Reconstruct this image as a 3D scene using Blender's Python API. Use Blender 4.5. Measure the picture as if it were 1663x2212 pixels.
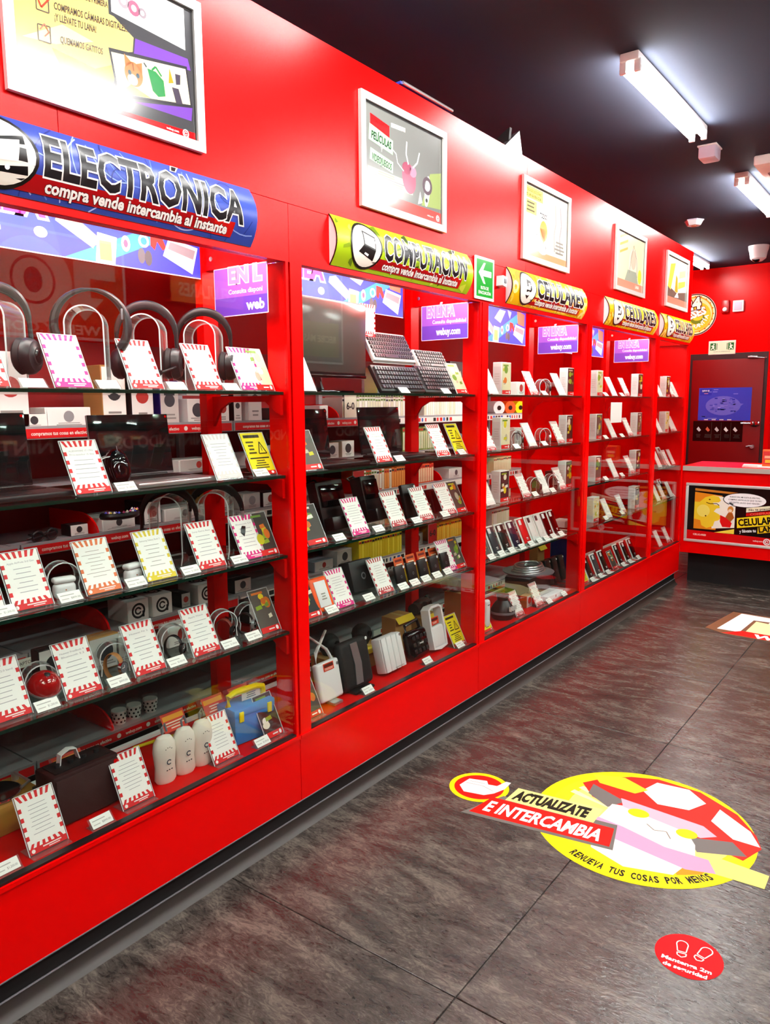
import bpy, bmesh, math, random
from mathutils import Vector, Matrix
random.seed(7)
SC = bpy.context.scene
for o in list(bpy.data.objects): bpy.data.objects.remove(o)
COL = SC.collection
PI = math.pi

# ------------------------------------------------------------------ camera
W, H, F = 1663, 2212, 1636.54
YAW, PITCH, ROLL, CX, CZ = 0.641164, 0.140763, -0.006518, 1.742678, 1.5
def cam_axes():
    f = Vector((-math.sin(YAW)*math.cos(PITCH), math.cos(YAW)*math.cos(PITCH), -math.sin(PITCH)))
    r = Vector((math.cos(YAW), math.sin(YAW), 0)); u = r.cross(f)
    return math.cos(ROLL)*r + math.sin(ROLL)*u, -math.sin(ROLL)*r + math.cos(ROLL)*u, f
RX, UX, FX = cam_axes()
cd = bpy.data.cameras.new('camera'); co = bpy.data.objects.new('camera', cd); COL.objects.link(co)
cd.sensor_fit = 'VERTICAL'; cd.sensor_height = 24.0; cd.lens = F/H*24.0; cd.clip_start = 0.02
m3 = Matrix((RX, UX, -FX)).transposed()
co.matrix_world = Matrix.Translation((CX, 0, CZ)) @ m3.to_4x4()
SC.camera = co
# ------------------------------------------------------------------ world, exposure
wd = bpy.data.worlds.new('world'); SC.world = wd; wd.use_nodes = True
wd.node_tree.nodes['Background'].inputs[0].default_value = (0.9, 0.95, 1, 1)
wd.node_tree.nodes['Background'].inputs[1].default_value = 0.0
SC.view_settings.view_transform = 'Standard'; SC.view_settings.look = 'None'
SC.view_settings.exposure = 0.62; SC.view_settings.gamma = 1.0; SC.view_settings.use_curve_mapping = False
try:
    SC.cycles.transparent_max_bounces = 24; SC.cycles.max_bounces = 7; SC.cycles.diffuse_bounces = 3; SC.cycles.glossy_bounces = 3; SC.cycles.use_denoising = True
    SC.cycles.sample_clamp_indirect = 6.0
except Exception: pass
TUBE_POWER = 80.0            # radiance of every ceiling fluorescent tube
CASE_POWER = 56.0            # radiance of the tubes behind the case headers

# ------------------------------------------------------------------ pixel -> place
def proj_u(x, y, z):
    d = Vector((x-CX, y, z-CZ)); return W/2 + F*d.dot(RX)/d.dot(FX)
def y_at(u, x, z):           # where along the case the column u meets depth x, height z
    a, b = -0.6, 9.4
    for _ in range(50):
        m = (a+b)/2
        if (Vector((x-CX, m, z-CZ)).dot(FX) <= 0.05) or proj_u(x, m, z) < u: a = m
        else: b = m
    return (a+b)/2

# ------------------------------------------------------------------ materials
def lin(h):
    h = h.lstrip('#'); c = [int(h[i:i+2], 16)/255 for i in (0, 2, 4)]
    return tuple((v/12.92 if v <= .04045 else ((v+.055)/1.055)**2.4) for v in c) + (1.0,)
MATS = {}
def mat(name, col='#808080', rough=.45, metal=0.0, spec=.5, emit=0, bump=0, bscale=200, coat=0, var=0):
    if name in MATS: return MATS[name]
    m = bpy.data.materials.new(name); m.use_nodes = True; MATS[name] = m
    nt = m.node_tree; b = nt.nodes['Principled BSDF']
    b.inputs['Base Color'].default_value = lin(col) if isinstance(col, str) else col
    b.inputs['Roughness'].default_value = rough; b.inputs['Metallic'].default_value = metal
    b.inputs['Specular IOR Level'].default_value = spec
    b.inputs['Coat Weight'].default_value = coat; b.inputs['Coat Roughness'].default_value = .08
    if emit:
        b.inputs['Emission Color'].default_value = lin(col) if isinstance(col, str) else col
        b.inputs['Emission Strength'].default_value = emit
    if bump or var:
        tc = nt.nodes.new('ShaderNodeTexCoord'); n = nt.nodes.new('ShaderNodeTexNoise')
        n.inputs['Scale'].default_value = bscale; n.inputs['Detail'].default_value = 3
        nt.links.new(tc.outputs['Object'], n.inputs['Vector'])
        if bump:
            bp = nt.nodes.new('ShaderNodeBump'); bp.inputs['Strength'].default_value = bump; bp.inputs['Distance'].default_value = .002
            nt.links.new(n.outputs['Fac'], bp.inputs['Height']); nt.links.new(bp.outputs['Normal'], b.inputs['Normal'])
        if var:
            mx = nt.nodes.new('ShaderNodeMixRGB'); mx.blend_type = 'MULTIPLY'; mx.inputs['Fac'].default_value = var
            mx.inputs['Color1'].default_value = b.inputs['Base Color'].default_value
            nt.links.new(n.outputs['Color'], mx.inputs['Color2']); nt.links.new(mx.outputs['Color'], b.inputs['Base Color'])
    return m
def print_mat(name, rough, coat, spec=.5):
    m = mat(name, '#ffffff', rough, coat=coat, spec=spec); nt = m.node_tree
    a = nt.nodes.new('ShaderNodeVertexColor'); a.layer_name = 'Col'
    nt.links.new(a.outputs['Color'], nt.nodes['Principled BSDF'].inputs['Base Color']); return m
def thin_glass(name, tint, ior, rough=0.0, haze=0.0):
    m = bpy.data.materials.new(name); m.use_nodes = True; MATS[name] = m; nt = m.node_tree
    for n in list(nt.nodes): nt.nodes.remove(n)
    out = nt.nodes.new('ShaderNodeOutputMaterial'); t = nt.nodes.new('ShaderNodeBsdfTransparent'); t.inputs[0].default_value = lin(tint)
    g = nt.nodes.new('ShaderNodeBsdfGlossy'); g.inputs['Roughness'].default_value = rough
    lw = nt.nodes.new('ShaderNodeLayerWeight'); lw.inputs[0].default_value = .5
    pw = nt.nodes.new('ShaderNodeMath'); pw.operation = 'POWER'; pw.inputs[1].default_value = 5
    fr = nt.nodes.new('ShaderNodeMath'); fr.operation = 'MULTIPLY_ADD'; f0 = ((ior-1)/(ior+1))**2; fr.inputs[1].default_value = 1-f0; fr.inputs[2].default_value = f0
    nt.links.new(lw.outputs['Facing'], pw.inputs[0]); nt.links.new(pw.outputs[0], fr.inputs[0])
    mx = nt.nodes.new('ShaderNodeMixShader')
    nt.links.new(fr.outputs[0], mx.inputs[0]); nt.links.new(t.outputs[0], mx.inputs[1]); nt.links.new(g.outputs[0], mx.inputs[2])
    last = mx
    if haze:
        d = nt.nodes.new('ShaderNodeBsdfDiffuse'); d.inputs[0].default_value = (.9, .9, .9, 1)
        m2 = nt.nodes.new('ShaderNodeMixShader'); m2.inputs[0].default_value = haze
        nt.links.new(mx.outputs[0], m2.inputs[1]); nt.links.new(d.outputs[0], m2.inputs[2]); last = m2
    nt.links.new(last.outputs[0], out.inputs[0]); return m
RED = mat('red_lacquer', '#e60000', .27, spec=.13, bump=.02, bscale=60)
REDIN = mat('red_inside', '#d00000', .4, spec=.1)
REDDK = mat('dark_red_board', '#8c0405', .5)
BLACK = mat('black_plastic', '#0a0a0b', .35); BLACKM = mat('black_matt', '#060607', .7)
BLKGL = mat('black_gloss', '#050506', .06); DKGREY = mat('dark_grey_plastic', '#18181b', .4)
GREY = mat('grey_plastic', '#77777c', .45); SHELFGREY = mat('grey_shelf_metal', '#a9a9ae', .4, metal=.2)
WHITE = mat('white_plastic', '#efefee', .35); PAPER = mat('paper_white', '#f6f5ef', .7)
SILVER = mat('brushed_silver', '#c9c9cc', .3, metal=.85); CHROME = mat('chrome', '#d8d8da', .12, metal=1)
FRAME = mat('silver_snap_frame', '#d9d8d3', .3, metal=.35)
KRAFT = mat('kraft_cardboard', '#b98a4c', .75, var=.15, bscale=30); WOOD = mat('honey_wood', '#b98435', .45, var=.35, bscale=25)
MAROON = mat('maroon_cabinet', '#2a0708', .5); BLUEP = mat('blue_plastic', '#2f86d8', .4); YELP = mat('yellow_plastic', '#ffe800', .4)
ORANGE = mat('orange_rubber', '#ff5a00', .5); NAVY = mat('navy_plastic', '#12145f', .35); YELCARD = mat('yellow_card', '#f5d21a', .6)
SCREEN = mat('screen_glass', '#16171a', .05, coat=.5); MONSCR = mat('monitor_screen', '#3c3c39', .14, spec=.25)
PRINT = print_mat('matt_print', .55, 0); GLOSSP = print_mat('gloss_print', .16, .1); SIGNP = print_mat('sign_print', .3, 0, .25); FLOORP = print_mat('floor_vinyl_print', .4, 0, .1)
GLASS = thin_glass('window_glass', '#f7fbf9', 1.4); SHELFGLASS = thin_glass('shelf_glass', '#eef6f1', 1.32)
ACRYL = thin_glass('clear_acrylic', '#f4f7f6', 1.35, .03, .05)
GEDGE = mat('green_glass_edge', '#0f2a1f', .12, coat=.5)
ACEDGE = mat('acrylic_edge', '#e9efef', .15)

# ------------------------------------------------------------------ mesh builder
_rb = {}
class MB:
    def __init__(s): s.v = []; s.f = []; s.c = []; s.m = []
    def add(s, v, f, col=None, mi=0, M=None):
        n = len(s.v); s.v += [tuple(M @ Vector(p)) for p in v] if M else [tuple(p) for p in v]
        for q in f: s.f.append(tuple(i+n for i in q)); s.c.append(col); s.m.append(mi)
        return s
    def box(s, x0, y0, z0, x1, y1, z1, col=None, mi=0, M=None):
        v = [(x, y, z) for x in (x0, x1) for y in (y0, y1) for z in (z0, z1)]
        return s.add(v, [(0,1,3,2),(4,6,7,5),(0,4,5,1),(2,3,7,6),(0,2,6,4),(1,5,7,3)], col, mi, M)
    def rbox(s, c, d, r=.004, seg=2, col=None, mi=0, M=None):
        k = (tuple(round(q, 5) for q in d), round(r, 5), seg)
        if k not in _rb:
            bm = bmesh.new(); bmesh.ops.create_cube(bm, size=1)
            for v in bm.verts: v.co = Vector((v.co.x*d[0], v.co.y*d[1], v.co.z*d[2]))
            bmesh.ops.bevel(bm, geom=bm.edges[:], offset=min(r, min(d)*.49), segments=seg, affect='EDGES', profile=.5)
            bm.verts.index_update(); _rb[k] = ([tuple(v.co) for v in bm.verts], [tuple(v.index for v in f.verts) for f in bm.faces]); bm.free()
        v, f = _rb[k]; T = Matrix.Translation(c); return s.add(v, f, col, mi, (M @ T) if M else T)
    def cyl(s, p0, p1, r0, r1=None, n=16, col=None, mi=0, M=None, cap=True):
        p0, p1 = Vector(p0), Vector(p1); r1 = r0 if r1 is None else r1
        q = (p1-p0).to_track_quat('Z', 'Y').to_matrix(); v = []
        for p, r in ((p0, r0), (p1, r1)):
            for i in range(n): a = 2*PI*i/n; v.append(p + q @ Vector((r*math.cos(a), r*math.sin(a), 0)))
        f = [(i, (i+1) % n, n+(i+1) % n, n+i) for i in range(n)]
        if cap: f += [tuple(range(n-1, -1, -1)), tuple(range(n, 2*n))]
        return s.add(v, f, col, mi, M)
    def tube(s, pts, r, n=8, closed=False, col=None, mi=0, M=None, flat=1.0, up=None):
        pts = [Vector(p) for p in pts]; N = len(pts); v = []; f = []; rr = r if isinstance(r, (list, tuple)) else [r]*N
        for i, p in enumerate(pts):
            a = pts[(i-1) % N] if (closed or i) else p; b = pts[(i+1) % N] if (closed or i < N-1) else p
            t = (b-a).normalized(); ref = Vector(up) if up else (Vector((0,0,1)) if abs(t.z) < .9 else Vector((1,0,0)))
            x = t.cross(ref).normalized(); y = x.cross(t)
            for k in range(n): an = 2*PI*k/n; v.append(p + x*(rr[i]*math.cos(an)) + y*(rr[i]*flat*math.sin(an)))
        for i in range(N if closed else N-1):
            for k in range(n): a, b = i*n+k, i*n+(k+1) % n; c, d = ((i+1) % N)*n+(k+1) % n, ((i+1) % N)*n+k; f.append((a, b, c, d))
        if not closed: f += [tuple(range(n-1, -1, -1)), tuple(range((N-1)*n, N*n))]
        return s.add(v, f, col, mi, M)
    def strip(s, pts, w, th, col=None, mi=0, M=None, closed=False):
        # a band of thickness th and width w (along local y) bent along pts in the xz plane
        N = len(pts); v = []; f = []
        for i, (x, z) in enumerate(pts):
            a = pts[i-1] if (i or closed) else pts[i]; b = pts[(i+1) % N] if (i < N-1 or closed) else pts[i]
            tx, tz = b[0]-a[0], b[1]-a[1]; L = math.hypot(tx, tz) or 1; nx, nz = -tz/L*th/2, tx/L*th/2
            v += [(x+nx, -w/2, z+nz), (x+nx, w/2, z+nz), (x-nx, w/2, z-nz), (x-nx, -w/2, z-nz)]
        for i in range(N if closed else N-1):
            j = (i+1) % N
            for k in range(4): f.append((i*4+k, i*4+(k+1) % 4, j*4+(k+1) % 4, j*4+k))
        if not closed: f += [(3,2,1,0), tuple((N-1)*4+k for k in range(4))]
        return s.add(v, f, col, mi, M)
    def lathe(s, prof, n=20, col=None, mi=0, M=None):
        v = []; f = []; P = len(prof)
        for i in range(n):
            a = 2*PI*i/n
            for r, z in prof: v.append((r*math.cos(a), r*math.sin(a), z))
        for i in range(n):
            for k in range(P-1): f.append((i*P+k, ((i+1) % n)*P+k, ((i+1) % n)*P+k+1, i*P+k+1))
        if prof[0][0] > 1e-4: f.append(tuple(i*P for i in range(n-1, -1, -1)))
        if prof[-1][0] > 1e-4: f.append(tuple(i*P+P-1 for i in range(n)))
        return s.add(v, f, col, mi, M)
    def prism(s, poly, y0, y1, col=None, mi=0, M=None):     # polygon in xz, from y0 (front) to y1
        n = len(poly); v = [(x, y0, z) for x, z in poly] + [(x, y1, z) for x, z in poly]
        f = [tuple(range(n)), tuple(range(2*n-1, n-1, -1))] + [(i, n+i, n+(i+1) % n, (i+1) % n) for i in range(n)]
        return s.add(v, f, col, mi, M)
    def mesh(s, name, mats):
        me = bpy.data.meshes.new(name); me.from_pydata(s.v, [], s.f)
        for m in (mats if isinstance(mats, (list, tuple)) else [mats]): me.materials.append(m)
        if any(s.m): me.polygons.foreach_set('material_index', s.m)
        if any(c is not None for c in s.c):
            ca = me.color_attributes.new('Col', 'FLOAT_COLOR', 'CORNER'); buf = []
            for q, c in zip(s.f, s.c): buf += (lin(c) if c else (1, 1, 1, 1))*len(q)
            ca.data.foreach_set('color', buf)
        me.validate(); me.shade_smooth(); me.set_sharp_from_angle(angle=math.radians(38)); me.update(); return me

_tx = {}
def text_geo(t, bold):
    k = (t, round(bold, 3))
    if k in _tx: return _tx[k]
    cu = bpy.data.curves.new('t', 'FONT'); cu.body = t; cu.size = 1; cu.resolution_u = 2; cu.offset = bold
    ob = bpy.data.objects.new('t', cu); COL.objects.link(ob); dg = bpy.context.evaluated_depsgraph_get()
    me = ob.evaluated_get(dg).to_mesh(); v = [tuple(p.co) for p in me.vertices]; f = [tuple(p.vertices) for p in me.polygons]
    ob.evaluated_get(dg).to_mesh_clear(); bpy.data.objects.remove(ob); bpy.data.curves.remove(cu)
    _tx[k] = (v, f); return _tx[k]
class Art(MB):
    dy = .0004
    def poly(s, pts, col, L=1): return s.add([(x, -L*s.dy, z) for x, z in pts], [tuple(range(len(pts)))], col)
    def rect(s, x0, z0, x1, z1, col, L=1): return s.poly([(x0,z0),(x1,z0),(x1,z1),(x0,z1)], col, L)
    def ell(s, cx, cz, rx, rz, col, L=1, n=28, rot=0, a0=0, a1=2*PI):
        full = abs(a1-a0-2*PI) < 1e-6; p = []
        for i in range(n if full else n+1):
            a = a0 + (a1-a0)*i/n; x, z = rx*math.cos(a), rz*math.sin(a); p.append((cx+x*math.cos(rot)-z*math.sin(rot), cz+x*math.sin(rot)+z*math.cos(rot)))
        return s.poly(p, col, L)
    def ring(s, cx, cz, r0, r1, col, L=1, n=28, a0=0, a1=2*PI, sq=1.0):
        v = []; f = []
        for i in range(n+1):
            a = a0+(a1-a0)*i/n
            for r in (r0, r1): v.append((cx+r*math.cos(a), -L*s.dy, cz+r*sq*math.sin(a)))
        for i in range(n): f.append((2*i, 2*i+1, 2*i+3, 2*i+2))
        return s.add(v, f, col)
    def line(s, pts, w, col, L=1):
        for (x0, z0), (x1, z1) in zip(pts, pts[1:]):
            l = math.hypot(x1-x0, z1-z0) or 1; nx, nz = -(z1-z0)/l*w/2, (x1-x0)/l*w/2
            s.poly([(x0-nx, z0-nz), (x1-nx, z1-nz), (x1+nx, z1+nz), (x0+nx, z0+nz)], col, L)
        return s
    def text(s, t, x, z, h, col, L=2, w=None, bold=.0, align='l', shear=0, rot=0, outline=None, ow=.03, arc=None):
        v, f = text_geo(t, bold)
        if not v: return s
        xs = [p[0] for p in v]; x0, x1 = min(xs), max(xs); sz = h/.73; sx = sz if w is None else w/(x1-x0)
        off = {'l': 0, 'c': -.5, 'r': -1}[align]*(x1-x0)*sx
        def tr(p):
            px, pz = (p[0]-x0)*sx+off, p[1]*sz; px += shear*pz
            if arc:
                R = arc; a = px/R; rr = R-pz if R > 0 else R-pz
                px, pz = rr*math.sin(a), R-rr*math.cos(a)
            return (x+px*math.cos(rot)-pz*math.sin(rot), z+px*math.sin(rot)+pz*math.cos(rot))
        if outline:
            vo, fo = text_geo(t, bold+ow); s.add([(tr(p)[0], -(L-.5)*s.dy, tr(p)[1]) for p in vo], fo, outline)
        return s.add([(tr(p)[0], -L*s.dy, tr(p)[1]) for p in v], f, col)
    def bars(s, x0, x1, z0, z1, n, col, L=2, rnd=random, fill=.45):
        for i in range(n):
            z = z1-(z1-z0)*(i+.5)/n; h = (z1-z0)/n*fill/2; w = (x1-x0)*rnd.uniform(.45, .98); c = (x0+x1)/2
            s.rect(c-w/2, z-h, c+w/2, z+h, col, L)
        return s
    def bend(s, zc, hh, bulge, cuts=7):
        bm = bmesh.new(); me = s.mesh('tmp', PRINT); bm.from_mesh(me)
        for i in range(1, cuts):
            z = zc-hh+2*hh*i/cuts; bmesh.ops.bisect_plane(bm, geom=bm.verts[:]+bm.edges[:]+bm.faces[:], plane_co=(0,0,z), plane_no=(0,0,1))
        for v in bm.verts: v.co.y -= bulge*max(0, 1-((v.co.z-zc)/hh)**2)
        bm.to_mesh(me); bm.free(); me.materials.clear(); return me

# ------------------------------------------------------------------ objects
def link(name, me, parent=None, M=None):
    o = bpy.data.objects.new(name, me); COL.objects.link(o)
    if parent is not None: o.parent = parent
    if M is not None: o.matrix_local = M
    return o
def part(name, mb, mats, parent=None, M=None): return link(name, mb.mesh(name, mats), parent, M)
def T(x=0, y=0, z=0, rz=0, rx=0, ry=0): return Matrix.Translation((x, y, z)) @ Matrix.Rotation(rz, 4, 'Z') @ Matrix.Rotation(ry, 4, 'Y') @ Matrix.Rotation(rx, 4, 'X')
def tag(o, label, cat, group=None):
    o['label'] = label; o['category'] = cat
    if group: o['group'] = group
    return o
def root(name, M=None):
    o = bpy.data.objects.new(name, None); COL.objects.link(o); o.empty_display_size = .05
    if M is not None: o.matrix_world = M
    return o
def struct(name, mb, mats, M=None):
    o = part(name, mb, mats, None, M); o['kind'] = 'structure'; return o
def dup(r):
    c = r.copy(); COL.objects.link(c)
    for ch in list(r.children):
        d = ch.copy(); COL.objects.link(d); d.parent = c
        for g in list(ch.children): e = g.copy(); COL.objects.link(e); e.parent = d
    return c
FACE = PI/2         # local -y (front) turned towards +x, out of the case
PROTO = {}
def make(key, fn):  # first call builds, later calls copy
    if key not in PROTO: PROTO[key] = fn(); return PROTO[key]
    return dup(PROTO[key])

# ================================================================== THE SETTING
DIV = [0.585, 1.831, 3.078, 4.325, 5.600, 6.420]
ZS = [1.5436, 1.270, 1.000, 0.735, 0.360]          # four glass shelves and the deck
YN, YF, XR, XB, ZC = -3.0, 9.45, 3.6, -1.05, 3.02
def slate():
    m = mat('slate_vinyl', '#6b635c', .2, spec=.6); nt = m.node_tree; b = nt.nodes['Principled BSDF']; N = nt.nodes.new; L = nt.links.new
    g = N('ShaderNodeNewGeometry'); mp = N('ShaderNodeMapping'); mp.inputs['Scale'].default_value = (1.2, 3.2, 1); mp.inputs['Rotation'].default_value = (0, 0, .5)
    L(g.outputs['Position'], mp.inputs[0])
    n1 = N('ShaderNodeTexNoise'); n1.inputs['Scale'].default_value = 3.2; n1.inputs['Detail'].default_value = 9; n1.inputs['Roughness'].default_value = .68; n1.inputs['Distortion'].default_value = 1.1
    n2 = N('ShaderNodeTexNoise'); n2.inputs['Scale'].default_value = 17; n2.inputs['Detail'].default_value = 8; n2.inputs['Roughness'].default_value = .7; n2.inputs['Distortion'].default_value = 2.2
    L(mp.outputs[0], n1.inputs[0]); L(mp.outputs[0], n2.inputs[0])
    r = N('ShaderNodeValToRGB'); e = r.color_ramp.elements
    e[0].position = .36; e[0].color = lin('#17120f'); e[1].position = .7; e[1].color = lin('#7c756a'); k = e.new(.5); k.color = lin('#423c37')
    mm = N('ShaderNodeMixRGB'); mm.inputs[0].default_value = .45; L(n1.outputs[0], mm.inputs[1]); L(n2.outputs[0], mm.inputs[2])
    L(mm.outputs[0], r.inputs[0]); L(r.outputs[0], b.inputs['Base Color'])
    bp = N('ShaderNodeBump'); bp.inputs['Strength'].default_value = .26; bp.inputs['Distance'].default_value = .005
    n3 = N('ShaderNodeTexNoise'); n3.inputs['Scale'].default_value = 26; n3.inputs['Detail'].default_value = 6; n3.inputs['Distortion'].default_value = 1.5
    L(mp.outputs[0], n3.inputs[0]); L(n3.outputs[0], bp.inputs['Height']); L(bp.outputs[0], b.inputs['Normal']); return m
SLATE = slate()
FLO = struct('floor', MB().box(XB, YN, -.06, XR, YF, -.004), mat('floor_base', '#1c1917', .8))
tile_me = MB().rbox((.449, .449, -.0045), (.8975, .8975, .009), .0015, 1).mesh('floor_tile', SLATE)
for i in range(-1, 4):
    for j in range(-5, 9):
        if -1.0 < -.06+.9*i < 3.5: link('floor_tile', tile_me, FLO, Matrix.Translation((-.06+.9*i, 1.5+.9*j, 0)))
CEIL = mat('ceiling_black_paint', '#363a47', .9, spec=.1, bump=.1, bscale=80)
struct('ceiling', MB().box(XB, YN, ZC, XR, YF, ZC+.06), CEIL)
struct('wall_stock', MB().box(XB-.06, YN, 0, XB, YF, ZC), REDIN)
struct('wall_far', MB().box(XB, YF, 0, XR, YF+.06, ZC), RED)
struct('wall_right', MB().box(XR, YN, 0, XR+.06, YF, ZC), mat('right_wall_red', '#8c0000', .5, spec=.2))
struct('wall_near', MB().box(XB, YN-.06, 0, XR, YN, ZC), mat('near_wall_paint', '#8f8a86', .6))
# partition above the case with its sheets
wl = struct('wall_left', MB().box(-.045, YN, 1.955, -.006, DIV[-1], 2.668), REDIN)
sheets = [YN, -1.38, 1.06, 3.5, 5.94, DIV[-1]]
for a, b in zip(sheets, sheets[1:]): part('wall_panel', MB().box(-.006, a+.001, 2.1335, 0, b-.001, 2.672), RED, wl)
for a, b in zip([YN]+DIV[:-1], DIV): part('header_panel', MB().box(-.006, a+.001, 1.953, 0, b-.001, 2.1315), RED, wl)
part('end_panel', MB().box(XB, DIV[-1]-.03, .1, -.006, DIV[-1], 2.668), RED, wl)
bl = struct('baseboard_left', MB().box(-.06, YN, .036, -.03, DIV[-1]-.012, .117), BLACKM)
cove = MB().prism([(-.034, 0), (.004, 0), (-.006, .006), (-.018, .022), (-.024, .042), (-.034, .042)], 0, 1)
part('cove_strip', MB().prism([(-.034, 0), (.004, 0), (-.006, .006), (-.018, .022), (-.024, .042), (-.034, .042)], YN, DIV[-1]-.01), mat('cove_vinyl', '#2b2620', .5, var=.4, bscale=40), bl)
part('lip_bead', MB().cyl((-.026, YN, .044), (-.026, DIV[-1]-.01, .044), .0028, n=6), GREY, bl)

# ------------------------------------------------------------------ display cases
ORD = ['first', 'second', 'third', 'fourth', 'fifth', 'sixth', 'seventh', 'eighth', 'ninth', 'tenth', 'eleventh', 'twelfth']
CASE = ['electronics case', 'computing case', 'nearest phone case', 'middle phone case', 'farthest phone case']
CASELAB = ['red glass-fronted display case under the blue electronics sign', 'red glass-fronted display case under the green computing sign',
           'red glass-fronted display case under the nearest yellow phone sign', 'red glass-fronted display case under the middle yellow phone sign',
           'narrow red glass-fronted display case at the far end by the counter']
arm_poly = [(-.345, -.012), (-.015, -.012), (-.015, -.075), (-.045, -.062), (-.085, -.032), (-.26, -.032), (-.305, -.055), (-.345, -.115)]
GLASSES = []
CASETUBE = mat('case_tube', (1, .985, .95, 1), .5, emit=CASE_POWER)
for i in range(5):
    y0, y1 = DIV[i], DIV[i+1]; r = root('display_case', T(0, (y0+y1)/2, .1)); tag(r, CASELAB[i], 'display case', 'display cases along the wall')
    inv = r.matrix_world.inverted()
    def cp(name, mb, m): return part(name, mb, m, r, inv)
    cp('base_panel', MB().box(-.03, y0+.0015, .117, 0, y1-.0015, .347).box(-.012, y0+.0015, .347, .006, y1-.0015, .36), RED)
    cp('bottom_edge_trim', MB().box(-.004, y0, .1145, .0015, y1, .1175), GREY)
    cp('deck', MB().box(-.4, y0+.002, .34, -.031, y1-.002, .36), REDIN)
    cp('glass_sill', MB().box(-.022, y0+.06, .3601, -.0005, y1-.0175, .367), BLACK)
    cp('back_rail', MB().box(-.418, y0, .3601, -.402, y1, .372), WHITE)
    cp('front_post', MB().box(-.045, y0+.004, .36, 0, y0+.058, 1.953), RED)
    cp('side_fin', MB().box(-.09, y1-.017, .3605, 0, y1-.0055, 1.953), RED)
    cp('gasket', MB().box(-.03, y1-.005, .36, -.006, y1-.001, 1.953), BLACK)
    for a in ([y0+.032, y1-.034] if i == 0 else [y1-.034]):
        if i == 4: a -= .03
        cp('rear_post', MB().box(-.382, a-.032, .36, -.345, a+.032, 2.1), REDIN)
        cp('top_beam', MB().box(-.345, a-.018, 1.955, -.045, a+.018, 2.11), RED)
        for z in ZS[:4]: cp('shelf_bracket', MB().prism([(x, z+dz) for x, dz in arm_poly], a-.006, a+.006), REDIN)
        cp('screw_head', MB().cyl((-.31, a-.0185, 1.99), (-.31, a-.0215, 1.99), .008, n=10), CHROME)
    cp('case_lamp', MB().cyl((-.075, y0+.09, 2.02), (-.075, y1-.09, 2.02), .013, n=8), CASETUBE)
    cp('lamp_batten', MB().rbox((-.075, (y0+y1)/2, 2.05), (.04, y1-y0-.14, .03), .005), WHITE)
    g = cp('glass_pane', MB().box(-.014, y0+.058, .367, -.008, y1-.0175, 1.953), GLASS); GLASSES.append(g)
    for z in ZS[:4]:
        mb = MB().box(-.352, y0+.062, z-.009, -.02, y1-.019, z)
        mb.m = [1, 1, 1, 1, 0, 0]; mb.m = [0, 1, 0, 0, 0, 0] if False else [1, 1, 1, 1, 0, 0]
        cp('glass_shelf', mb, [SHELFGLASS, GEDGE])

# ------------------------------------------------------------------ stock gondola behind the cases
GZ = [1.44, 1.247, 1.058, .872, .695, .503, .315]
gr = root('gondola', T(-.86, 2.7, 0)); tag(gr, 'grey stock shelving with red slogan strips behind the glass cases', 'shelving'); gi = gr.matrix_world.inverted()
YG0, YG1 = .3, 4.95; MODS = [YG0+.93*k for k in range(6)]; MODS[-1] = YG1
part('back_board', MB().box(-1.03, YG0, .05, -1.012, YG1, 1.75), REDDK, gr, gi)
part('base_plinth', MB().box(-1.012, YG0, .0, -.66, YG1, .13), BLACKM, gr, gi)
for y in MODS: part('upright', MB().box(-1.012, y-.014, .13, -.99, y+.014, 1.72), SHELFGREY, gr, gi)
random.seed(3)
for lv, z in enumerate(GZ):
    for k in range(5):
        a, b = MODS[k], MODS[k+1]
        sh = part('shelf', MB().box(-.99, a+.003, z-.026, -.656, b-.003, z-.012).box(-.66, a+.003, z-.045, -.652, b-.003, z-.002), SHELFGREY, gr, gi)
        A = Art(); Lx = b-a-.02; gm = k >= 3 or (k == 2 and lv in (2, 4))
        A.rect(0, 0, Lx, .031, '#f4f0ea' if gm else '#e00008', 1)
        x = .02+.06*random.random()
        while x < Lx-.28:
            if gm:
                for q in range(6): A.rect(x+q*.035, .006, x+q*.035+random.uniform(.012, .03), .026, random.choice(['#e2201a', '#111111', '#111111', '#e2201a', '#2f6fd0']), 2)
                x += .26
            else:
                A.text('compramos tus cosas en efectivo', x, .0095, .0125, '#fff4ea', 2, w=.2, bold=.02); A.ell(x+.232, .0155, .009, .009, '#fff4ea', 2, 10); x += .26
                if x < Lx-.12: A.text('webuy.com', x, .0095, .0125, '#fff4ea', 2, w=.07, bold=.02); A.ell(x+.1, .0155, .009, .009, '#fff4ea', 2, 10); x += .13
        part('slogan_strip', A, PRINT, sh, T(-.6512, a+.01, z-.042, FACE))
GSHELF = -.012      # top of a gondola shelf below its level
divider_pts = [(-.99, 0)] + [(-.99, .075)] + [(-.80+.125*math.sin(t), .0+.075*math.cos(t)) for t in [PI/2*q/8 for q in range(9)]]
div_me = MB().prism(divider_pts, -.004, .004).mesh('half_round_divider', RED)
for n, (u, lv) in enumerate([(208, 2), (232, 4), (240, 6), (560, 5), (728, 0), (616, 1), (766, 2), (905, 3), (950, 2)]):
    z = GZ[lv]-.012; link('half_round_divider', div_me, gr, gi @ T(.0, y_at(u, -.69, z), z))

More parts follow.
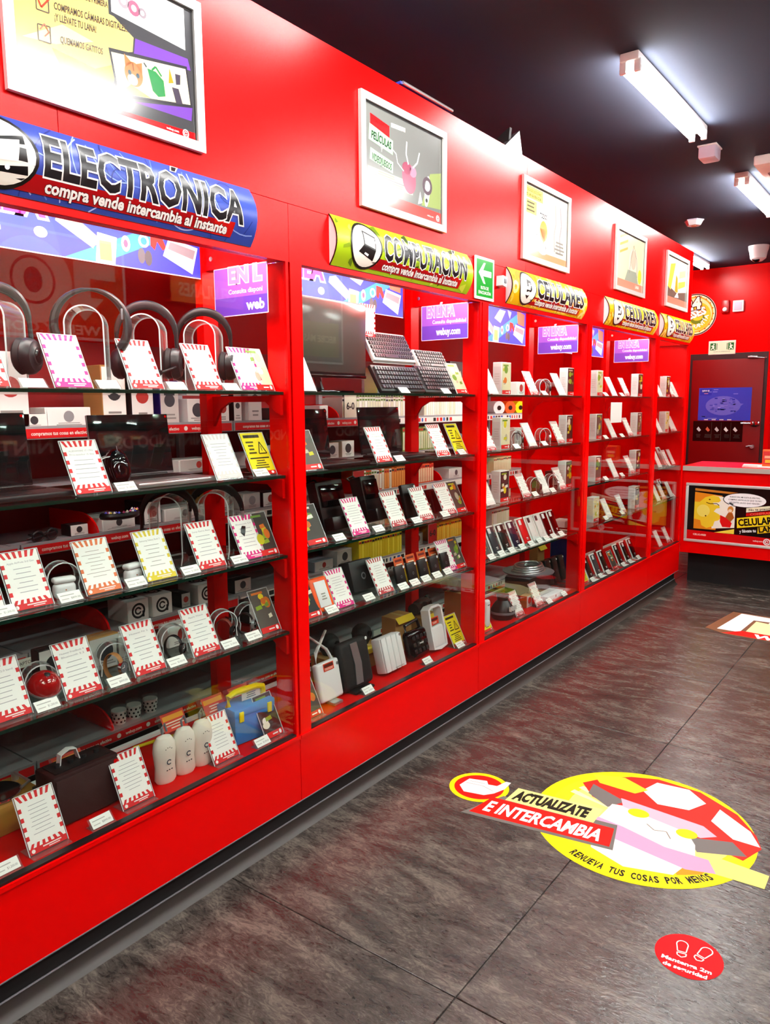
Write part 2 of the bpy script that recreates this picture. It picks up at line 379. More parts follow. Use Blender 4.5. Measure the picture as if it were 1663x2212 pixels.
# ================================================================== LIGHT FITTINGS
TUBE = mat('fluorescent_tube', (1.0, .985, .96, 1), .5, emit=TUBE_POWER)
FITT = mat('fitting_white', '#e8e8e4', .4)
def fitting():
    r = root('fluorescent_light')
    part('housing', MB().rbox((0, 0, .024), (.085, 1.15, .036), .006), FITT, r)
    for s in (-1, 1):
        part('tube', MB().cyl((s*.032, -.535, -.018), (s*.032, .535, -.018), .0135, n=10), TUBE, r)
        for e in (-1, 1): part('lampholder', MB().rbox((s*.032, e*.55, -.012), (.03, .02, .052), .004), WHITE, r)
    return r
rows = [(.48, [-.27, 1.9, 4.07, 6.26], 'above the case front'), (1.64, [-.27, 1.9, 4.07, 6.26], 'over the middle of the floor'), (2.65, [-.27, 1.9, 4.07, 6.26], 'over the opposite aisle'), (-.57, [8.43], 'behind the partition')]
for x, ys, wh in rows:
    for k, y in enumerate(ys):
        f = make('fitting', fitting); f.matrix_world = T(x, y, 2.978)
        tag(f, f'twin-tube fluorescent ceiling light {wh}, {ORD[k]} from the entrance', 'ceiling light', 'fluorescent ceiling lights')

# ------------------------------------------------------------------ ceiling things
def plain(name, label, cat, M, *parts_, group=None):
    r = root(name, M); tag(r, label, cat, group)
    for n, mb, m in parts_: part(n, mb, m, r)
    return r
LILAC = mat('lilac_white_plastic', '#cfc4d6', .5)
plain('junction_box', 'small pale box on the ceiling past the first tube light', 'ceiling box', T(.44, 5.03, ZC-.02), ('cover', MB().rbox((0, 0, -.02), (.1, .13, .075), .012), LILAC), ('base_plate', MB().rbox((0, 0, .015), (.11, .14, .01), .003), WHITE))
plain('smoke_detector', 'small chamfered white detector on the dark ceiling above the wall end', 'detector', T(-.14, 6.9, ZC), ('body', MB().cyl((0, 0, -.045), (0, 0, -.008), .055, .075, n=6), WHITE), ('base_plate', MB().cyl((0, 0, -.008), (0, 0, 0), .08, n=6), LILAC), ('sensor', MB().cyl((0, 0, -.052), (0, 0, -.044), .022, n=10), mat('amber_sensor', '#c77f5a', .5)))
plain('dome_camera', 'white dome security camera with black lens on the ceiling', 'camera', T(.075, 8.4, ZC), ('housing', MB().lathe([(.001, -.15), (.04, -.146), (.072, -.12), (.082, -.06), (.092, -.03), (.095, 0)], 20), WHITE), ('lens', MB().lathe([(.001, -.04), (.025, -.035), (.04, -.015), (.042, 0)], 16, M=T(-.01, -.03, -.118, 0, .6)), BLKGL))
plain('air_conditioner', 'white ceiling cassette air conditioner with round grille at right edge', 'air conditioner', T(1.09, 5.85, ZC),
      ('panel', MB().rbox((0, 0, -.03), (.95, .95, .06), .01), FITT), ('grille_ring', MB().lathe([(.25, -.062), (.26, -.075), (.34, -.075), (.36, -.06)], 32), SILVER), ('grille', MB().lathe([(.001, -.064), (.25, -.066)], 32), BLACK),
      *[('louvre', MB().box(-.3+(.04 if q % 2 else 0), sy*.4-.03, -.064, .3, sy*.4+.03, -.058, M=Matrix.Rotation(PI/2*q, 4, 'Z')), GREY) for q, sy in ((0, 1), (1, 1), (2, 1), (3, 1))])

# ------------------------------------------------------------------ posters in frames
def logo(A, x, z, r, col='#ffffff', bg='#e00008', L=4):   # spiral-eyed round mark
    A.ring(x, z, r*.72, r, col, L, 18); A.ring(x-r*.05, z, r*.28, r*.5, col, L, 14); A.rect(x+r*.55, z-r*.9, x+r*.85, z-r*.1, col, L); A.rect(x+r*.2, z-r*.12, x+r*.5, z+r*.12, bg, L+.5)
PW, PH = .505, .335        # visible print inside a frame
def poster1():
    A = Art(); A.rect(0, 0, PW, PH, '#3a3a3d'); A.poly([(0, 0), (PW, 0), (PW, .022), (0, .006)], '#e00008', 1.3)
    A.poly([(.0, .03), (.24, .05), (.27, .15), (.31, .165), (.315, .2), (.25, .235), (.25, PH), (0, PH)], '#f2cf74', 1.5); A.poly([(.09, .1), (.2, .09), (.26, .12), (.245, .05), (.12, .045)], '#e9b04a', 1.8); A.poly([(.02, .1), (.1, .11), (.2, .15), (.12, .16)], '#f9e4a4', 1.7)
    A.poly([(.32, .2), (.485, .207), (.494, .18), (.313, .158)], '#6b3fa0', 1.6); A.poly([(.3, .045), (.49, .05), (.495, .085)], '#6b3fa0', 1.6)
    A.poly([(.246, .23), (.485, .218), (.485, PH), (.246, PH)], '#3a3a3d', 2); A.poly([(.254, .238), (.478, .226), (.478, PH), (.254, PH)], '#fbfbf6', 2.3)
    A.poly([(.259, .045), (.494, .085), (.481, .186), (.24, .152)], '#2c2a30', 2.1); A.poly([(.264, .053), (.488, .091), (.476, .178), (.247, .144)], '#f6e6ae', 2.4); A.poly([(.264, .053), (.36, .07), (.3, .085)], '#eebf62', 2.6)
    for z in (.19, .125): A.line([(.058, z-.02), (.088, z-.018), (.088, z+.018), (.058, z+.014), (.058, z-.02)], .0025, '#4a4038', 3)
    A.line([(.062, .195), (.07, .178), (.098, .212)], .004, '#c23a20', 3.3); A.line([(.064, .13), (.075, .145), (.085, .13), (.074, .118)], .003, '#a86a50', 3.3)
    A.text('COMPRA DE PRIMERA', .135, .232, .014, '#4a4038', 3, w=.11, bold=.02, shear=.15, rot=.1); A.text('COMPRAMOS CÁMARAS DIGITALES...', .101, .186, .016, '#4a4038', 3, w=.2, bold=.02, shear=.15, rot=.105)
    A.text('¡Y LLÉVATE TU LANA!', .101, .162, .016, '#4a4038', 3, w=.108, bold=.02, shear=.15, rot=.105); A.text('QUEMAMOS GATITOS', .112, .118, .015, '#5d5248', 3, w=.112, bold=.02, shear=.15, rot=.1)
    # kitten head, jerrycan, lighter
    A.ell(.31, .112, .027, .029, '#b8703c', 3); A.poly([(.286, .122), (.284, .153), (.306, .138)], '#b8703c', 3); A.poly([(.316, .138), (.336, .147), (.336, .118)], '#b8703c', 3); A.ell(.306, .098, .015, .013, '#f3ece2', 3.3); A.ell(.298, .113, .005, .006, '#23404a', 3.6); A.ell(.322, .112, .005, .006, '#23404a', 3.6); A.line([(.308, .138), (.31, .12)], .004, '#7d4520', 3.4)
    A.poly([(.352, .14), (.378, .14), (.402, .125), (.406, .088), (.383, .08), (.366, .09)], '#1f7a3c', 3); A.line([(.366, .14), (.378, .152), (.396, .134)], .005, '#1f7a3c', 3.2); A.line([(.35, .142), (.342, .15)], .004, '#23303a', 3.2)
    A.poly([(.428, .118), (.45, .12), (.462, .085), (.44, .08)], '#3b3342', 3); A.poly([(.44, .155), (.458, .157), (.456, .132), (.442, .128)], '#3b3342', 3); A.poly([(.418, .125), (.422, .163), (.434, .13)], '#f08a1e', 3.3)
    A.text('webuy.com', .405, .008, .007, '#ffffff', 2.5, w=.04); logo(A, .468, .0125, .0105); A.poly([(.02, .002), (.12, .004), (.12, .011), (.02, .009)], '#fff0e0', 2.5)
    A.ring(.29, .275, .008, .016, '#9a8f96', 3, 14); A.ring(.32, .27, .008, .018, '#9a5a72', 3, 14); A.ring(.345, .268, .006, .012, '#8a7f86', 3, 14); A.bars(.38, .46, .24, .285, 4, '#b4b4b4', 3)
    return A
def poster2():
    A = Art(); A.rect(0, 0, PW, PH, '#6f716d'); A.rect(0, 0, PW, .045, '#d8403a', 1.3); A.poly([(.36, .05), (.5, .06), (.5, .2), (.42, .18)], '#8ea05c', 1.4)
    A.poly([(.035, .265), (.15, .245), (.15, .285), (.035, .3)], '#cf1418', 2); A.text('COMPRAMOS', .045, .275, .013, '#8a0a0d', 2.5, w=.09, bold=.02)
    A.poly([(.025, .21), (.17, .19), (.172, .24), (.03, .265)], '#9fd79f', 2.2); A.text('PELÍCULAS', .04, .218, .027, '#1d3a25', 3, w=.12, bold=.03, rot=-.1)
    A.text('Y', .095, .185, .014, '#dfe8d8', 3, bold=.02); A.poly([(.03, .145), (.17, .125), (.172, .165), (.035, .185)], '#9fd79f', 2.2); A.text('VIDEOJUEGOS', .042, .146, .024, '#1d3a25', 3, w=.12, bold=.03, rot=-.1)
    for z0, x1 in ((.1, .24), (.075, .3), (.055, .22)): A.rect(.02, z0, x1, z0+.02, '#ece6b4', 2.2); A.bars(.025, x1-.005, z0+.002, z0+.018, 2, '#8c8560', 2.6)
    A.ell(.275, .13, .045, .055, '#a44a63', 2.4, rot=.25); A.ell(.26, .165, .03, .022, '#8d3550', 2.6); A.ell(.30, .16, .024, .02, '#c77a92', 2.6); A.line([(.27, .18), (.255, .215), (.26, .26)], .008, '#c9c3c8', 2.7); A.line([(.3, .175), (.33, .2), (.345, .24)], .007, '#e5dfe2', 2.7)
    A.line([(.24, .15), (.2, .17), (.19, .2), (.165, .21)], .004, '#ecebe8', 2.7)
    A.ell(.40, .11, .018, .06, '#e6e4dc', 2.5, rot=-.15); A.ring(.40, .13, .02, .034, '#55434c', 2.8, 20); A.poly([(.335, .05), (.365, .06), (.35, .1)], '#f4f4ee', 2.6); A.ell(.395, .075, .008, .008, '#333333', 3)
    A.poly([(.16, .285), (.25, .29), (.25, .305), (.16, .3)], '#f4f0e0', 2); A.text('¡ESTA NOCHE!', .17, .289, .009, '#8a3a20', 2.5, w=.07, bold=.01)
    A.text('webuy.com', .4, .018, .008, '#fff4ee', 2.5, w=.045); logo(A, .475, .022, .012, bg='#d8403a'); A.rect(.02, .02, .12, .032, '#ffe9e0', 2.5); return A
def poster3():
    A = Art(); A.rect(0, 0, PW, PH, '#b9b3a4'); A.rect(0, 0, PW, .035, '#d9825a', 1.3); A.rect(.05, .035, .33, .33, '#e8dfb0', 1.4)
    A.rect(.0, .27, .2, .325, '#e7d564', 2); A.text('TODOS LOS DÍAS', .01, .3, .013, '#3d3a2a', 2.6, w=.17, bold=.02); A.text('ES UN BUEN DÍA', .01, .278, .013, '#3d3a2a', 2.6, w=.17, bold=.02)
    A.rect(.0, .2, .13, .262, '#e9d76c', 2.1); A.bars(.01, .12, .205, .258, 3, '#57523a', 2.6)
    A.ell(.21, .13, .1, .105, '#fbfaf4', 2.2); A.ell(.215, .14, .045, .05, '#f08a2c', 2.5); A.poly([(.175, .15), (.215, .075), (.255, .15)], '#f08a2c', 2.5); A.text('TODOS', .17, .2, .024, '#2b2b2b', 3, w=.08, bold=.04)
    for k, ch in enumerate('FELICES YA'): a = PI*1.08+k*.2; A.text(ch, .21+.082*math.cos(a), .128+.082*math.sin(a), .018, '#2b2b2b', 3, bold=.03, rot=a+PI/2, align='c')
    for k in range(4): A.line([(.35+.035*k, .06), (.34+.035*k, .14), (.36+.035*k, .2), (.35+.03*k, .29)], .012, ['#8d8a86', '#a99a94', '#857f80', '#b5aaa0'][k], 2.3)
    A.bars(.34, .48, .05, .12, 4, '#6f6a62', 2.7); return A
def poster4():
    A = Art(); A.rect(0, 0, PW, PH, '#e6dcae'); A.rect(0, 0, PW, .05, '#d98870', 1.3)
    for k in range(3): A.poly([(.05, .2+.045*k), (.19, .24+.045*k), (.19, .255+.045*k), (.05, .215+.045*k)], '#c9a95a', 2)
    A.ell(.3, .16, .085, .1, '#ded2be', 2); A.ell(.3, .19, .05, .06, '#cdb7a2', 2.3); A.line([(.23, .1), (.26, .2), (.3, .28), (.36, .2), (.38, .09)], .006, '#8f7f72', 2.6)
    A.poly([(.15, .05), (.4, .05), (.36, .12), (.2, .12)], '#98a08f', 2.4); A.ell(.43, .1, .035, .045, '#d9d049', 2.5); A.text('LANA', .35, .02, .02, '#fff2e4', 2.6, bold=.03); return A
def poster5():
    A = Art(); A.rect(0, 0, PW, PH, '#ece6c6'); A.rect(0, 0, PW, .05, '#dd7660', 1.3); A.poly([(0, .05), (.5, .05), (.5, .12), (.25, .09), (0, .13)], '#5a5348', 1.6)
    A.poly([(.03, .12), (.1, .1), (.2, .3), (.08, .28)], '#f0d447', 2); A.poly([(.2, .1), (.28, .09), (.26, .2), (.22, .22)], '#e58a2a', 2.2); A.poly([(.3, .2), (.46, .23), (.46, .28), (.3, .25)], '#e7ab86', 2); A.poly([(.28, .12), (.46, .16), (.46, .2), (.28, .17)], '#e8c24c', 2.2)
    A.poly([(.2, .055), (.3, .06), (.27, .1)], '#ffffff', 2.5); return A
def framed(A, y, lab):
    r = root('framed_poster', T(.0, y, 2.1955, FACE)); tag(r, lab, 'poster', 'framed posters high on the red wall')
    w, h, b = .556, .386, .0255
    part('backing', MB().box(-w/2+.006, -.006, .006, w/2-.006, 0, h-.006), WHITE, r)
    for pts in ([(-w/2, 0), (w/2, 0), (w/2-b, b), (-w/2+b, b)], [(-w/2, h), (-w/2+b, h-b), (w/2-b, h-b), (w/2, h)], [(-w/2, 0), (-w/2+b, b), (-w/2+b, h-b), (-w/2, h)], [(w/2, 0), (w/2, h), (w/2-b, h-b), (w/2-b, b)]):
        part('frame_bar', MB().prism(pts, -.016, -.002), FRAME, r)
    part('inner_edge', Art().rect(-PW/2-.002, b-.002, PW/2+.002, b+.001, '#15110f').rect(-PW/2-.002, h-b-.006, PW/2+.002, h-b+.002, '#15110f').rect(-PW/2-.002, b, -PW/2+.002, h-b, '#15110f').rect(PW/2-.004, b, PW/2+.002, h-b, '#15110f'), PRINT, r, T(0, -.0075, 0))
    part('print', A, GLOSSP, r, T(-PW/2, -.0065, b)); return r
framed(poster1(), 1.215, 'large framed poster with kitten, jerrycan and lighter above the electronics sign')
framed(poster2(), 2.470, 'framed grey poster with heart drawing above the green computing sign')
framed(poster3(), 3.717, 'framed poster with orange heart in a white ring')
framed(poster4(), 4.972, 'framed pale yellow poster, second from the far wall end')
framed(poster5(), 5.990, 'framed poster nearest the far end of the red wall')

# ------------------------------------------------------------------ curved category signs
def icon_tv(A, x, z, s): A.poly([(x-.5*s, z+.1*s), (x+.45*s, z+.35*s), (x+.5*s, z-.35*s), (x-.45*s, z-.4*s)], '#0c0c0c', 6); A.poly([(x-.42*s, z+.08*s), (x+.36*s, z+.25*s), (x+.3*s, z-.15*s), (x-.38*s, z-.22*s)], '#eceae4', 7); A.ell(x+.1*s, z-.28*s, .05*s, .05*s, '#ffffff', 7, 10)
def icon_laptop(A, x, z, s): A.poly([(x-.2*s, z+.42*s), (x+.38*s, z+.3*s), (x+.38*s, z-.1*s), (x-.2*s, z)], '#0c0c0c', 6); A.poly([(x-.15*s, z+.36*s), (x+.33*s, z+.25*s), (x+.33*s, z-.05*s), (x-.15*s, z+.03*s)], '#f6f5ee', 7); A.poly([(x-.2*s, z), (x+.38*s, z-.1*s), (x+.3*s, z-.4*s), (x-.42*s, z-.22*s)], '#0c0c0c', 6.5); A.poly([(x-.12*s, z-.2*s), (x+.06*s, z-.24*s), (x+.03*s, z-.3*s), (x-.16*s, z-.25*s)], '#f6f5ee', 7)
def icon_phone(A, x, z, s): A.poly([(x-.12*s, z+.35*s), (x+.22*s, z+.3*s), (x+.28*s, z-.05*s), (x-.02*s, z-.42*s), (x-.22*s, z-.3*s)], '#0c0c0c', 6); A.poly([(x-.02*s, z+.2*s), (x+.14*s, z+.2*s), (x+.16*s, z+.02*s), (x-.02*s, z-.02*s)], '#e9e7e0', 7); A.poly([(x-.1*s, z-.16*s), (x+.04*s, z-.1*s), (x+.0*s, z-.3*s), (x-.12*s, z-.26*s)], '#e9e7e0', 7)
def sign(word, y0, y1, base, accents, icon, lab, seed):
    rnd = random.Random(seed); w, h = y1-y0, .166; A = Art(); A.rect(0, 0, w, h, base, 1)
    for k in range(26 if icon is icon_tv else 70):
        x, z = rnd.uniform(0, w), rnd.uniform(0, h); c = rnd.choice(accents)
        if icon is icon_tv: A.ring(x, z, .03+.05*(k % 4), .033+.05*(k % 4), c, 1.5, 20, rnd.uniform(0, 3), rnd.uniform(4, 6))
        elif icon is icon_laptop: q = rnd.uniform(.015, .06); A.poly([(x, z), (x+q, z+rnd.uniform(-.02, .02)), (x+q*rnd.uniform(.6, 1), z+.022), (x, z+.01)], c, 1.5+k*.02)
        else: A.ring(x, z, .012, .03, c, 1.5+k*.02, 16)
    A2 = Art()          # clip: drop accents that leave the panel
    keep = [i for i, f in enumerate(A.f) if all(-.002 <= A.v[q][0] <= w+.002 and -.002 <= A.v[q][2] <= h+.002 for q in f)]
    A.f = [A.f[i] for i in keep]; A.c = [A.c[i] for i in keep]; A.m = [0]*len(A.f)
    A.rect(0 if icon is icon_tv else .2, .012, w-.09, .05, '#a50b10', 3.5); A.poly([(w-.16, .012), (w-.09, .012), (w-.085, .052), (w-.16, .05)], '#c8150f', 3.6)
    A.text(word.replace('Ó', 'O'), .262, .053, .092, '#101013', 5.5, w=w-.262-.055, bold=.03, outline='#f7f5ee', ow=.032, shear=.06)
    if 'Ó' in word:
        xa = .262+(w-.262-.055)*(.618 if word.startswith('E') else .868)
        A.poly([(xa-.012, .1475), (xa+.008, .1475), (xa+.026, .1655), (xa, .1655)], '#f7f5ee', 5.2); A.poly([(xa-.006, .1495), (xa+.006, .1495), (xa+.019, .1635), (xa+.002, .1635)], '#101013', 5.6)
    A.text('compra vende intercambia al instante', .268, .018, .026, '#fffdf4', 5, w=w-.268-.11, bold=.035, outline='#2a0000', ow=.03)
    A.ell(.16, .084, .091, .079, '#17130f', 5); A.ell(.16, .084, .083, .071, '#f4f0e0', 5.4); icon(A, .165, .084, .12)
    r = root('category_sign', T(0, y0, 1.972, FACE)); tag(r, lab, 'sign', 'curved category signs')
    me = A.bend(h/2, h/2, .034); me.materials.append(SIGNP); link('face_print', me, r, T(0, -.003, 0))
    sh = []; n = 10
    for q in range(n+1): z = h*q/n; sh.append((z, .034*(1-((z-h/2)/(h/2))**2)))
    v = []; f = []
    for x in (0, w):
        for z, b in sh: v += [(x, -b-.0015, z), (x, 0, z)]
    m = 2*(n+1)
    for q in range(n): f += [(q*2, m+q*2, m+q*2+2, q*2+2), (q*2, q*2+2, q*2+3, q*2+1), (m+q*2, m+q*2+1, m+q*2+3, m+q*2+2)]
    part('curved_panel', MB().add(v, f), WHITE, r)
    part('end_trim', MB().strip([(z, -b) for z, b in sh], .003, .004, M=Matrix(((0,1,0,0),(0,0,1,0),(1,0,0,0),(0,0,0,1)))), BLACK, r)
    return r
sign('ELECTRÓNICA', .735, 1.662, '#33489f', ['#5f7fd0', '#8fa8e8', '#22307a', '#b9c6f2'], icon_tv, 'curved blue sign reading ELECTRÓNICA on the red wall', 1)
sign('COMPUTACIÓN', 2.029, 2.932, '#a8c81c', ['#5f7a10', '#d9e84a', '#2f4408', '#eef06a', '#7f9a18'], icon_laptop, 'curved green sign reading COMPUTACIÓN on the red wall', 2)
for k, (a, b, wh) in enumerate(((3.299, 4.205, 'nearest of three'), (4.552, 5.49, 'middle of three'), (5.636, 6.415, 'farthest of three'))):
    sign('CELULARES', a, b, '#f2bf10', ['#ffdf4a', '#d98f08', '#ffe98a', '#e8a50c'], icon_phone, f'curved yellow sign reading CELULARES, {wh}', 3+k)
# evacuation-route sign
A = Art(); w, h = .172, .184; A.rect(0, 0, w, h, '#eef8ee'); A.rect(.012, .012, w-.012, h-.012, '#189a2c', 1.5)
A.poly([(.03, .115), (.075, .16), (.092, .16), (.07, .128), (.145, .128), (.145, .102), (.07, .102), (.092, .07), (.075, .07)], '#ffffff', 2.5)
A.text('RUTA DE', w/2, .045, .014, '#ffffff', 2.5, w=.07, bold=.02, align='c'); A.text('EVACUACIÓN', w/2, .024, .014, '#ffffff', 2.5, w=.11, bold=.02, align='c')
plain('evacuation_sign', 'green evacuation arrow sign between computing and phone signs', 'sign', T(.001, 2.996, 1.963, FACE), ('plate', MB().rbox((w/2, -.004, h/2), (w, .006, h), .003), WHITE), ('print', A, GLOSSP)).children[1].location.y = -.0072
plain('motion_sensor', 'small white sensor on the wall right of the evacuation sign', 'sensor', T(.0, 3.225, 2.06, FACE), ('body', MB().prism([(-.022, -.02), (.014, -.025), (.022, .02), (-.02, .024)], -.035, -.001), WHITE), ('window', MB().rbox((0, -.0365, 0), (.02, .003, .02), .001), GREY))
# things lying on top of the partition
plain('blue_folder', 'dark blue folder lying on top of the red partition wall', 'folder', T(-.05, 2.63, 2.674), ('cover', MB().rbox((.0, 0, .008), (.1, .36, .012), .003, M=T(0, 0, 0, 0, .0, -.06)), mat('navy_card', '#23308c', .4)), ('spine', MB().cyl((.052, -.17, .012), (.052, .18, .012), .006, n=8), SILVER))
plain('sheet_duct', 'crumpled silvery sheet with dark pleats standing on top of the partition', 'metal sheet', T(-.03, 3.4, 2.67), ('sheet', MB().add([(.0, .11, 0), (.0, -.1, 0), (-.01, .09, .13), (-.03, -.1, 0), (-.04, .09, .125), (-.03, .11, 0)], [(0, 2, 1), (1, 2, 4, 3), (0, 5, 4, 2), (3, 4, 5), (0, 1, 3, 5)]), SILVER), ('pleats', MB().prism([(-.14, 0), (-.02, 0), (-.01, .12), (-.05, .1), (-.09, .07)], -.01, .01), BLACKM))

# ================================================================== FAR END: door, counter, wall things
d1 = struct('door_1', MB().box(-.80, YF-.006, 0, .035, YF, 2.06), mat('door_frame_dark', '#2c0303', .5))
part('door_leaf', MB().rbox((-.385, YF-.012, 1.0), (.77, .012, 1.98), .004), mat('door_red', '#7c0102', .45, spec=.2), d1)
part('closer_arm', MB().rbox((-.12, YF-.03, 2.005), (.1, .03, .02), .004).tube([(-.1, YF-.04, 2.0), (.0, YF-.05, 1.99), (.02, YF-.02, 1.995)], .005, 6), SILVER, d1)
part('push_bar', MB().cyl((-.2, YF-.05, 1.262), (-.1, YF-.05, 1.262), .011, n=10).rbox((-.085, YF-.035, 1.262), (.035, .05, .05), .008).rbox((-.03, YF-.035, 1.262), (.05, .05, .045), .008), CHROME, d1)
part('lock_case', MB().rbox((-.06, YF-.03, 1.25), (.05, .035, .04), .006), BLACK, d1)
part('lever_handle', MB().cyl((-.07, YF-.018, 1.0), (-.07, YF-.06, 1.0), .022, n=12).tube([(-.07, YF-.055, 1.005), (-.1, YF-.06, 1.01), (-.13, YF-.058, 1.0)], .009, 8), SILVER, d1)
# blue plan poster on the door
A = Art(); A.rect(0, 0, .57, .375, '#3a46c0'); A.rect(.01, .29, .14, .365, '#2c38b4', 1.5); A.text('NEXUS', .035, .33, .022, '#e8e4f8', 2, w=.08, bold=.03); A.bars(.04, .12, .3, .322, 1, '#c07890', 2)
A.ell(.27, .17, .19, .11, '#6a6cd2', 1.5); A.poly([(.42, .2), (.49, .19), (.43, .14)], '#6a6cd2', 1.6)
for k in range(40): x, z = random.uniform(.12, .4), random.uniform(.09, .25); A.rect(x, z, x+random.uniform(.015, .05), z+random.uniform(.006, .02), random.choice(['#4a50c4', '#8a8ae0', '#2f3ab0', '#5a60cc']), 2)
for k in range(10): x = random.uniform(.02, .5); z = random.choice([.02, .04, .3, .325, .35]); A.rect(x, z, x+.05, z+.008, '#8088e0', 2)
for k in range(4): A.rect(.07+k*.085, .004, .115+k*.085, .014, '#f2f2f6', 2.5)
plain('plan_poster', 'blue plan poster taped to the red door', 'poster', T(-.68, YF-.0195, 1.293), ('sheet', A, GLOSSP))
A = Art(); A.rect(0, 0, .545, .235, '#070707')
for k in range(5): A.poly([(.04+k*.1, .14), (.06+k*.1, .17), (.09+k*.1, .13), (.07+k*.1, .11)], ['#e6e6e6', '#d8674a', '#cfc9c4', '#f0efe9', '#e0dcd6'][k], 2); A.bars(.025+k*.105, .1+k*.105, .04, .085, 4, '#3a3632', 2)
for k in (1, 2, 3): A.rect(.1+k*.105, .01, .103+k*.105, .22, '#4a463c', 2)
plain('gaming_poster', 'black poster strip with five products below the blue door poster', 'poster', T(-.728, YF-.0195, 1.05), ('sheet', A, GLOSSP))
# exit sign over the door
A = Art(); w, h = .282, .145; A.rect(.0, .0, w, h, '#eef4cf')
for s in (0, 1):
    X = (lambda x: x) if not s else (lambda x: w-x); P = lambda pts, c, L=2: A.poly([(X(x), z) for x, z in (pts if not s else pts[::-1])], c, L)
    P([(.014, .045), (.075, .045), (.075, .125), (.014, .125)], '#1d6b34'); P([(.082, .05), (.09, .05), (.09, .122), (.082, .122)], '#1d6b34')
    A.ell(X(.052), .11, .008, .009, '#f4fae0', 3, 10); P([(.03, .1), (.05, .1), (.062, .085), (.055, .07), (.068, .05), (.056, .05), (.045, .068), (.03, .05), (.02, .055), (.036, .075), (.036, .09), (.022, .085)], '#f4fae0', 3)
A.text('SALIDA DE EMERGENCIA', w/2, .022, .012, '#4a7a4a', 2.5, w=.18, align='c')
plain('exit_sign', 'pale green emergency exit sign with two running figures above door', 'sign', T(-.598, YF, 2.052), ('plate', MB().rbox((w/2, -.006, h/2), (w+.01, .01, h+.01), .004), PAPER), ('print', A, GLOSSP)).children[1].location.y = -.0115
plain('fire_alarm', 'small red fire alarm with white strobe on the far wall', 'alarm', T(-.44, YF, 2.58), ('body', MB().rbox((0, -.025, 0), (.085, .05, .14), .01), mat('alarm_red', '#a80a0a', .35)), ('strobe', MB().lathe([(.001, -.022), (.02, -.018), (.026, 0)], 14, M=T(0, -.05, -.035, 0, PI/2).copy() @ Matrix.Rotation(PI, 4, 'X')), WHITE))
plain('white_sounder', 'square white box beside the red alarm on the far wall', 'alarm', T(-.303, YF, 2.575), ('body', MB().rbox((0, -.02, 0), (.115, .04, .125), .006), WHITE), ('grille', MB().rbox((0, -.042, 0), (.08, .004, .09), .002), LILAC))
# round guarantee badge
A = Art(); R = .235; A.ell(0, 0, R, R, '#2a1c08', 1, 48); A.ell(0, 0, R-.012, R-.012, '#f3e9c0', 1.4, 48); A.ell(0, 0, R-.03, R-.03, '#e9a21c', 1.8, 48); A.ell(0, 0, R-.045, R-.045, '#f6dfa0', 2.2, 40); A.ell(.02, -.02, R-.075, R-.075, '#f0c22e', 2.6, 40); A.ell(.03, -.04, .085, .07, '#5d7a1c', 3, 24); A.ell(.03, -.025, .06, .045, '#f2cf30', 3.3, 24)
for k in range(20): a = 2*PI*k/20; A.ell((R-.03)*math.cos(a), (R-.03)*math.sin(a), .009, .009, '#c2641c', 3.6, 8)
A.text('24', -.02, .06, .13, '#f7f3e4', 5.5, bold=.05, align='c', outline='#3a2208', ow=.06, rot=.12); A.text('MESES', -.01, -.035, .085, '#fbf8ec', 5, w=.3, bold=.05, align='c', outline='#b06a18', ow=.05, rot=.3)
for k, ch in enumerate('DE GARANTÍA'): a = PI*1.1+k*.26; A.text(ch, .155*math.cos(a), .155*math.sin(a), .045, '#fdfaf0', 5, bold=.03, rot=a+PI/2, align='c')
plain('guarantee_badge', 'round yellow 24 meses guarantee badge on the far wall behind partition', 'sign', T(-.775, YF, 2.515), ('disc', MB().cyl((0, -.012, 0), (0, 0, 0), .238, n=40), WHITE), ('print', A, GLOSSP)).children[1].location.y = -.0125

# counter
cr = root('counter', T(1.2, 6.72, 0)); tag(cr, 'red sales counter with silver-edged top at the far end', 'counter'); ci = cr.matrix_world.inverted()
CG = mat('counter_edge_grey', '#c9c2b8', .3, metal=.3)
part('front_panel', MB().box(.0005, 6.425, .275, 2.5, 6.445, .952), RED, cr, ci); part('body', MB().box(.003, 6.445, .275, 2.5, 6.98, .95), REDIN, cr, ci)
part('plinth', MB().box(.02, 6.62, 0, 2.45, 6.95, .275), BLACKM, cr, ci); part('top', MB().box(.0005, 6.415, .955, 2.5, 7.0, .992).box(.0005, 6.412, .95, 2.5, 6.42, .958), RED, cr, ci)
part('edge_band', MB().box(.001, 6.404, .953, 2.5, 6.4145, .99), CG, cr, ci)
A = Art(); w, h = .86, .44; A.rect(0, 0, w, h, '#060505'); A.poly([(0, 0), (w, 0), (w, .055), (0, .075)], '#d0060a', 1.4); A.poly([(.05, .09), (.22, .09), (.26, .37), (.05, .39)], '#e88a1a', 1.6); A.poly([(.05, .42), (.4, .40), (.4, .385), (.05, .4)], '#c87a28', 1.7)
A.poly([(.19, .1), (.36, .12), (.36, .35), (.19, .37)], '#f6f1e2', 1.7)
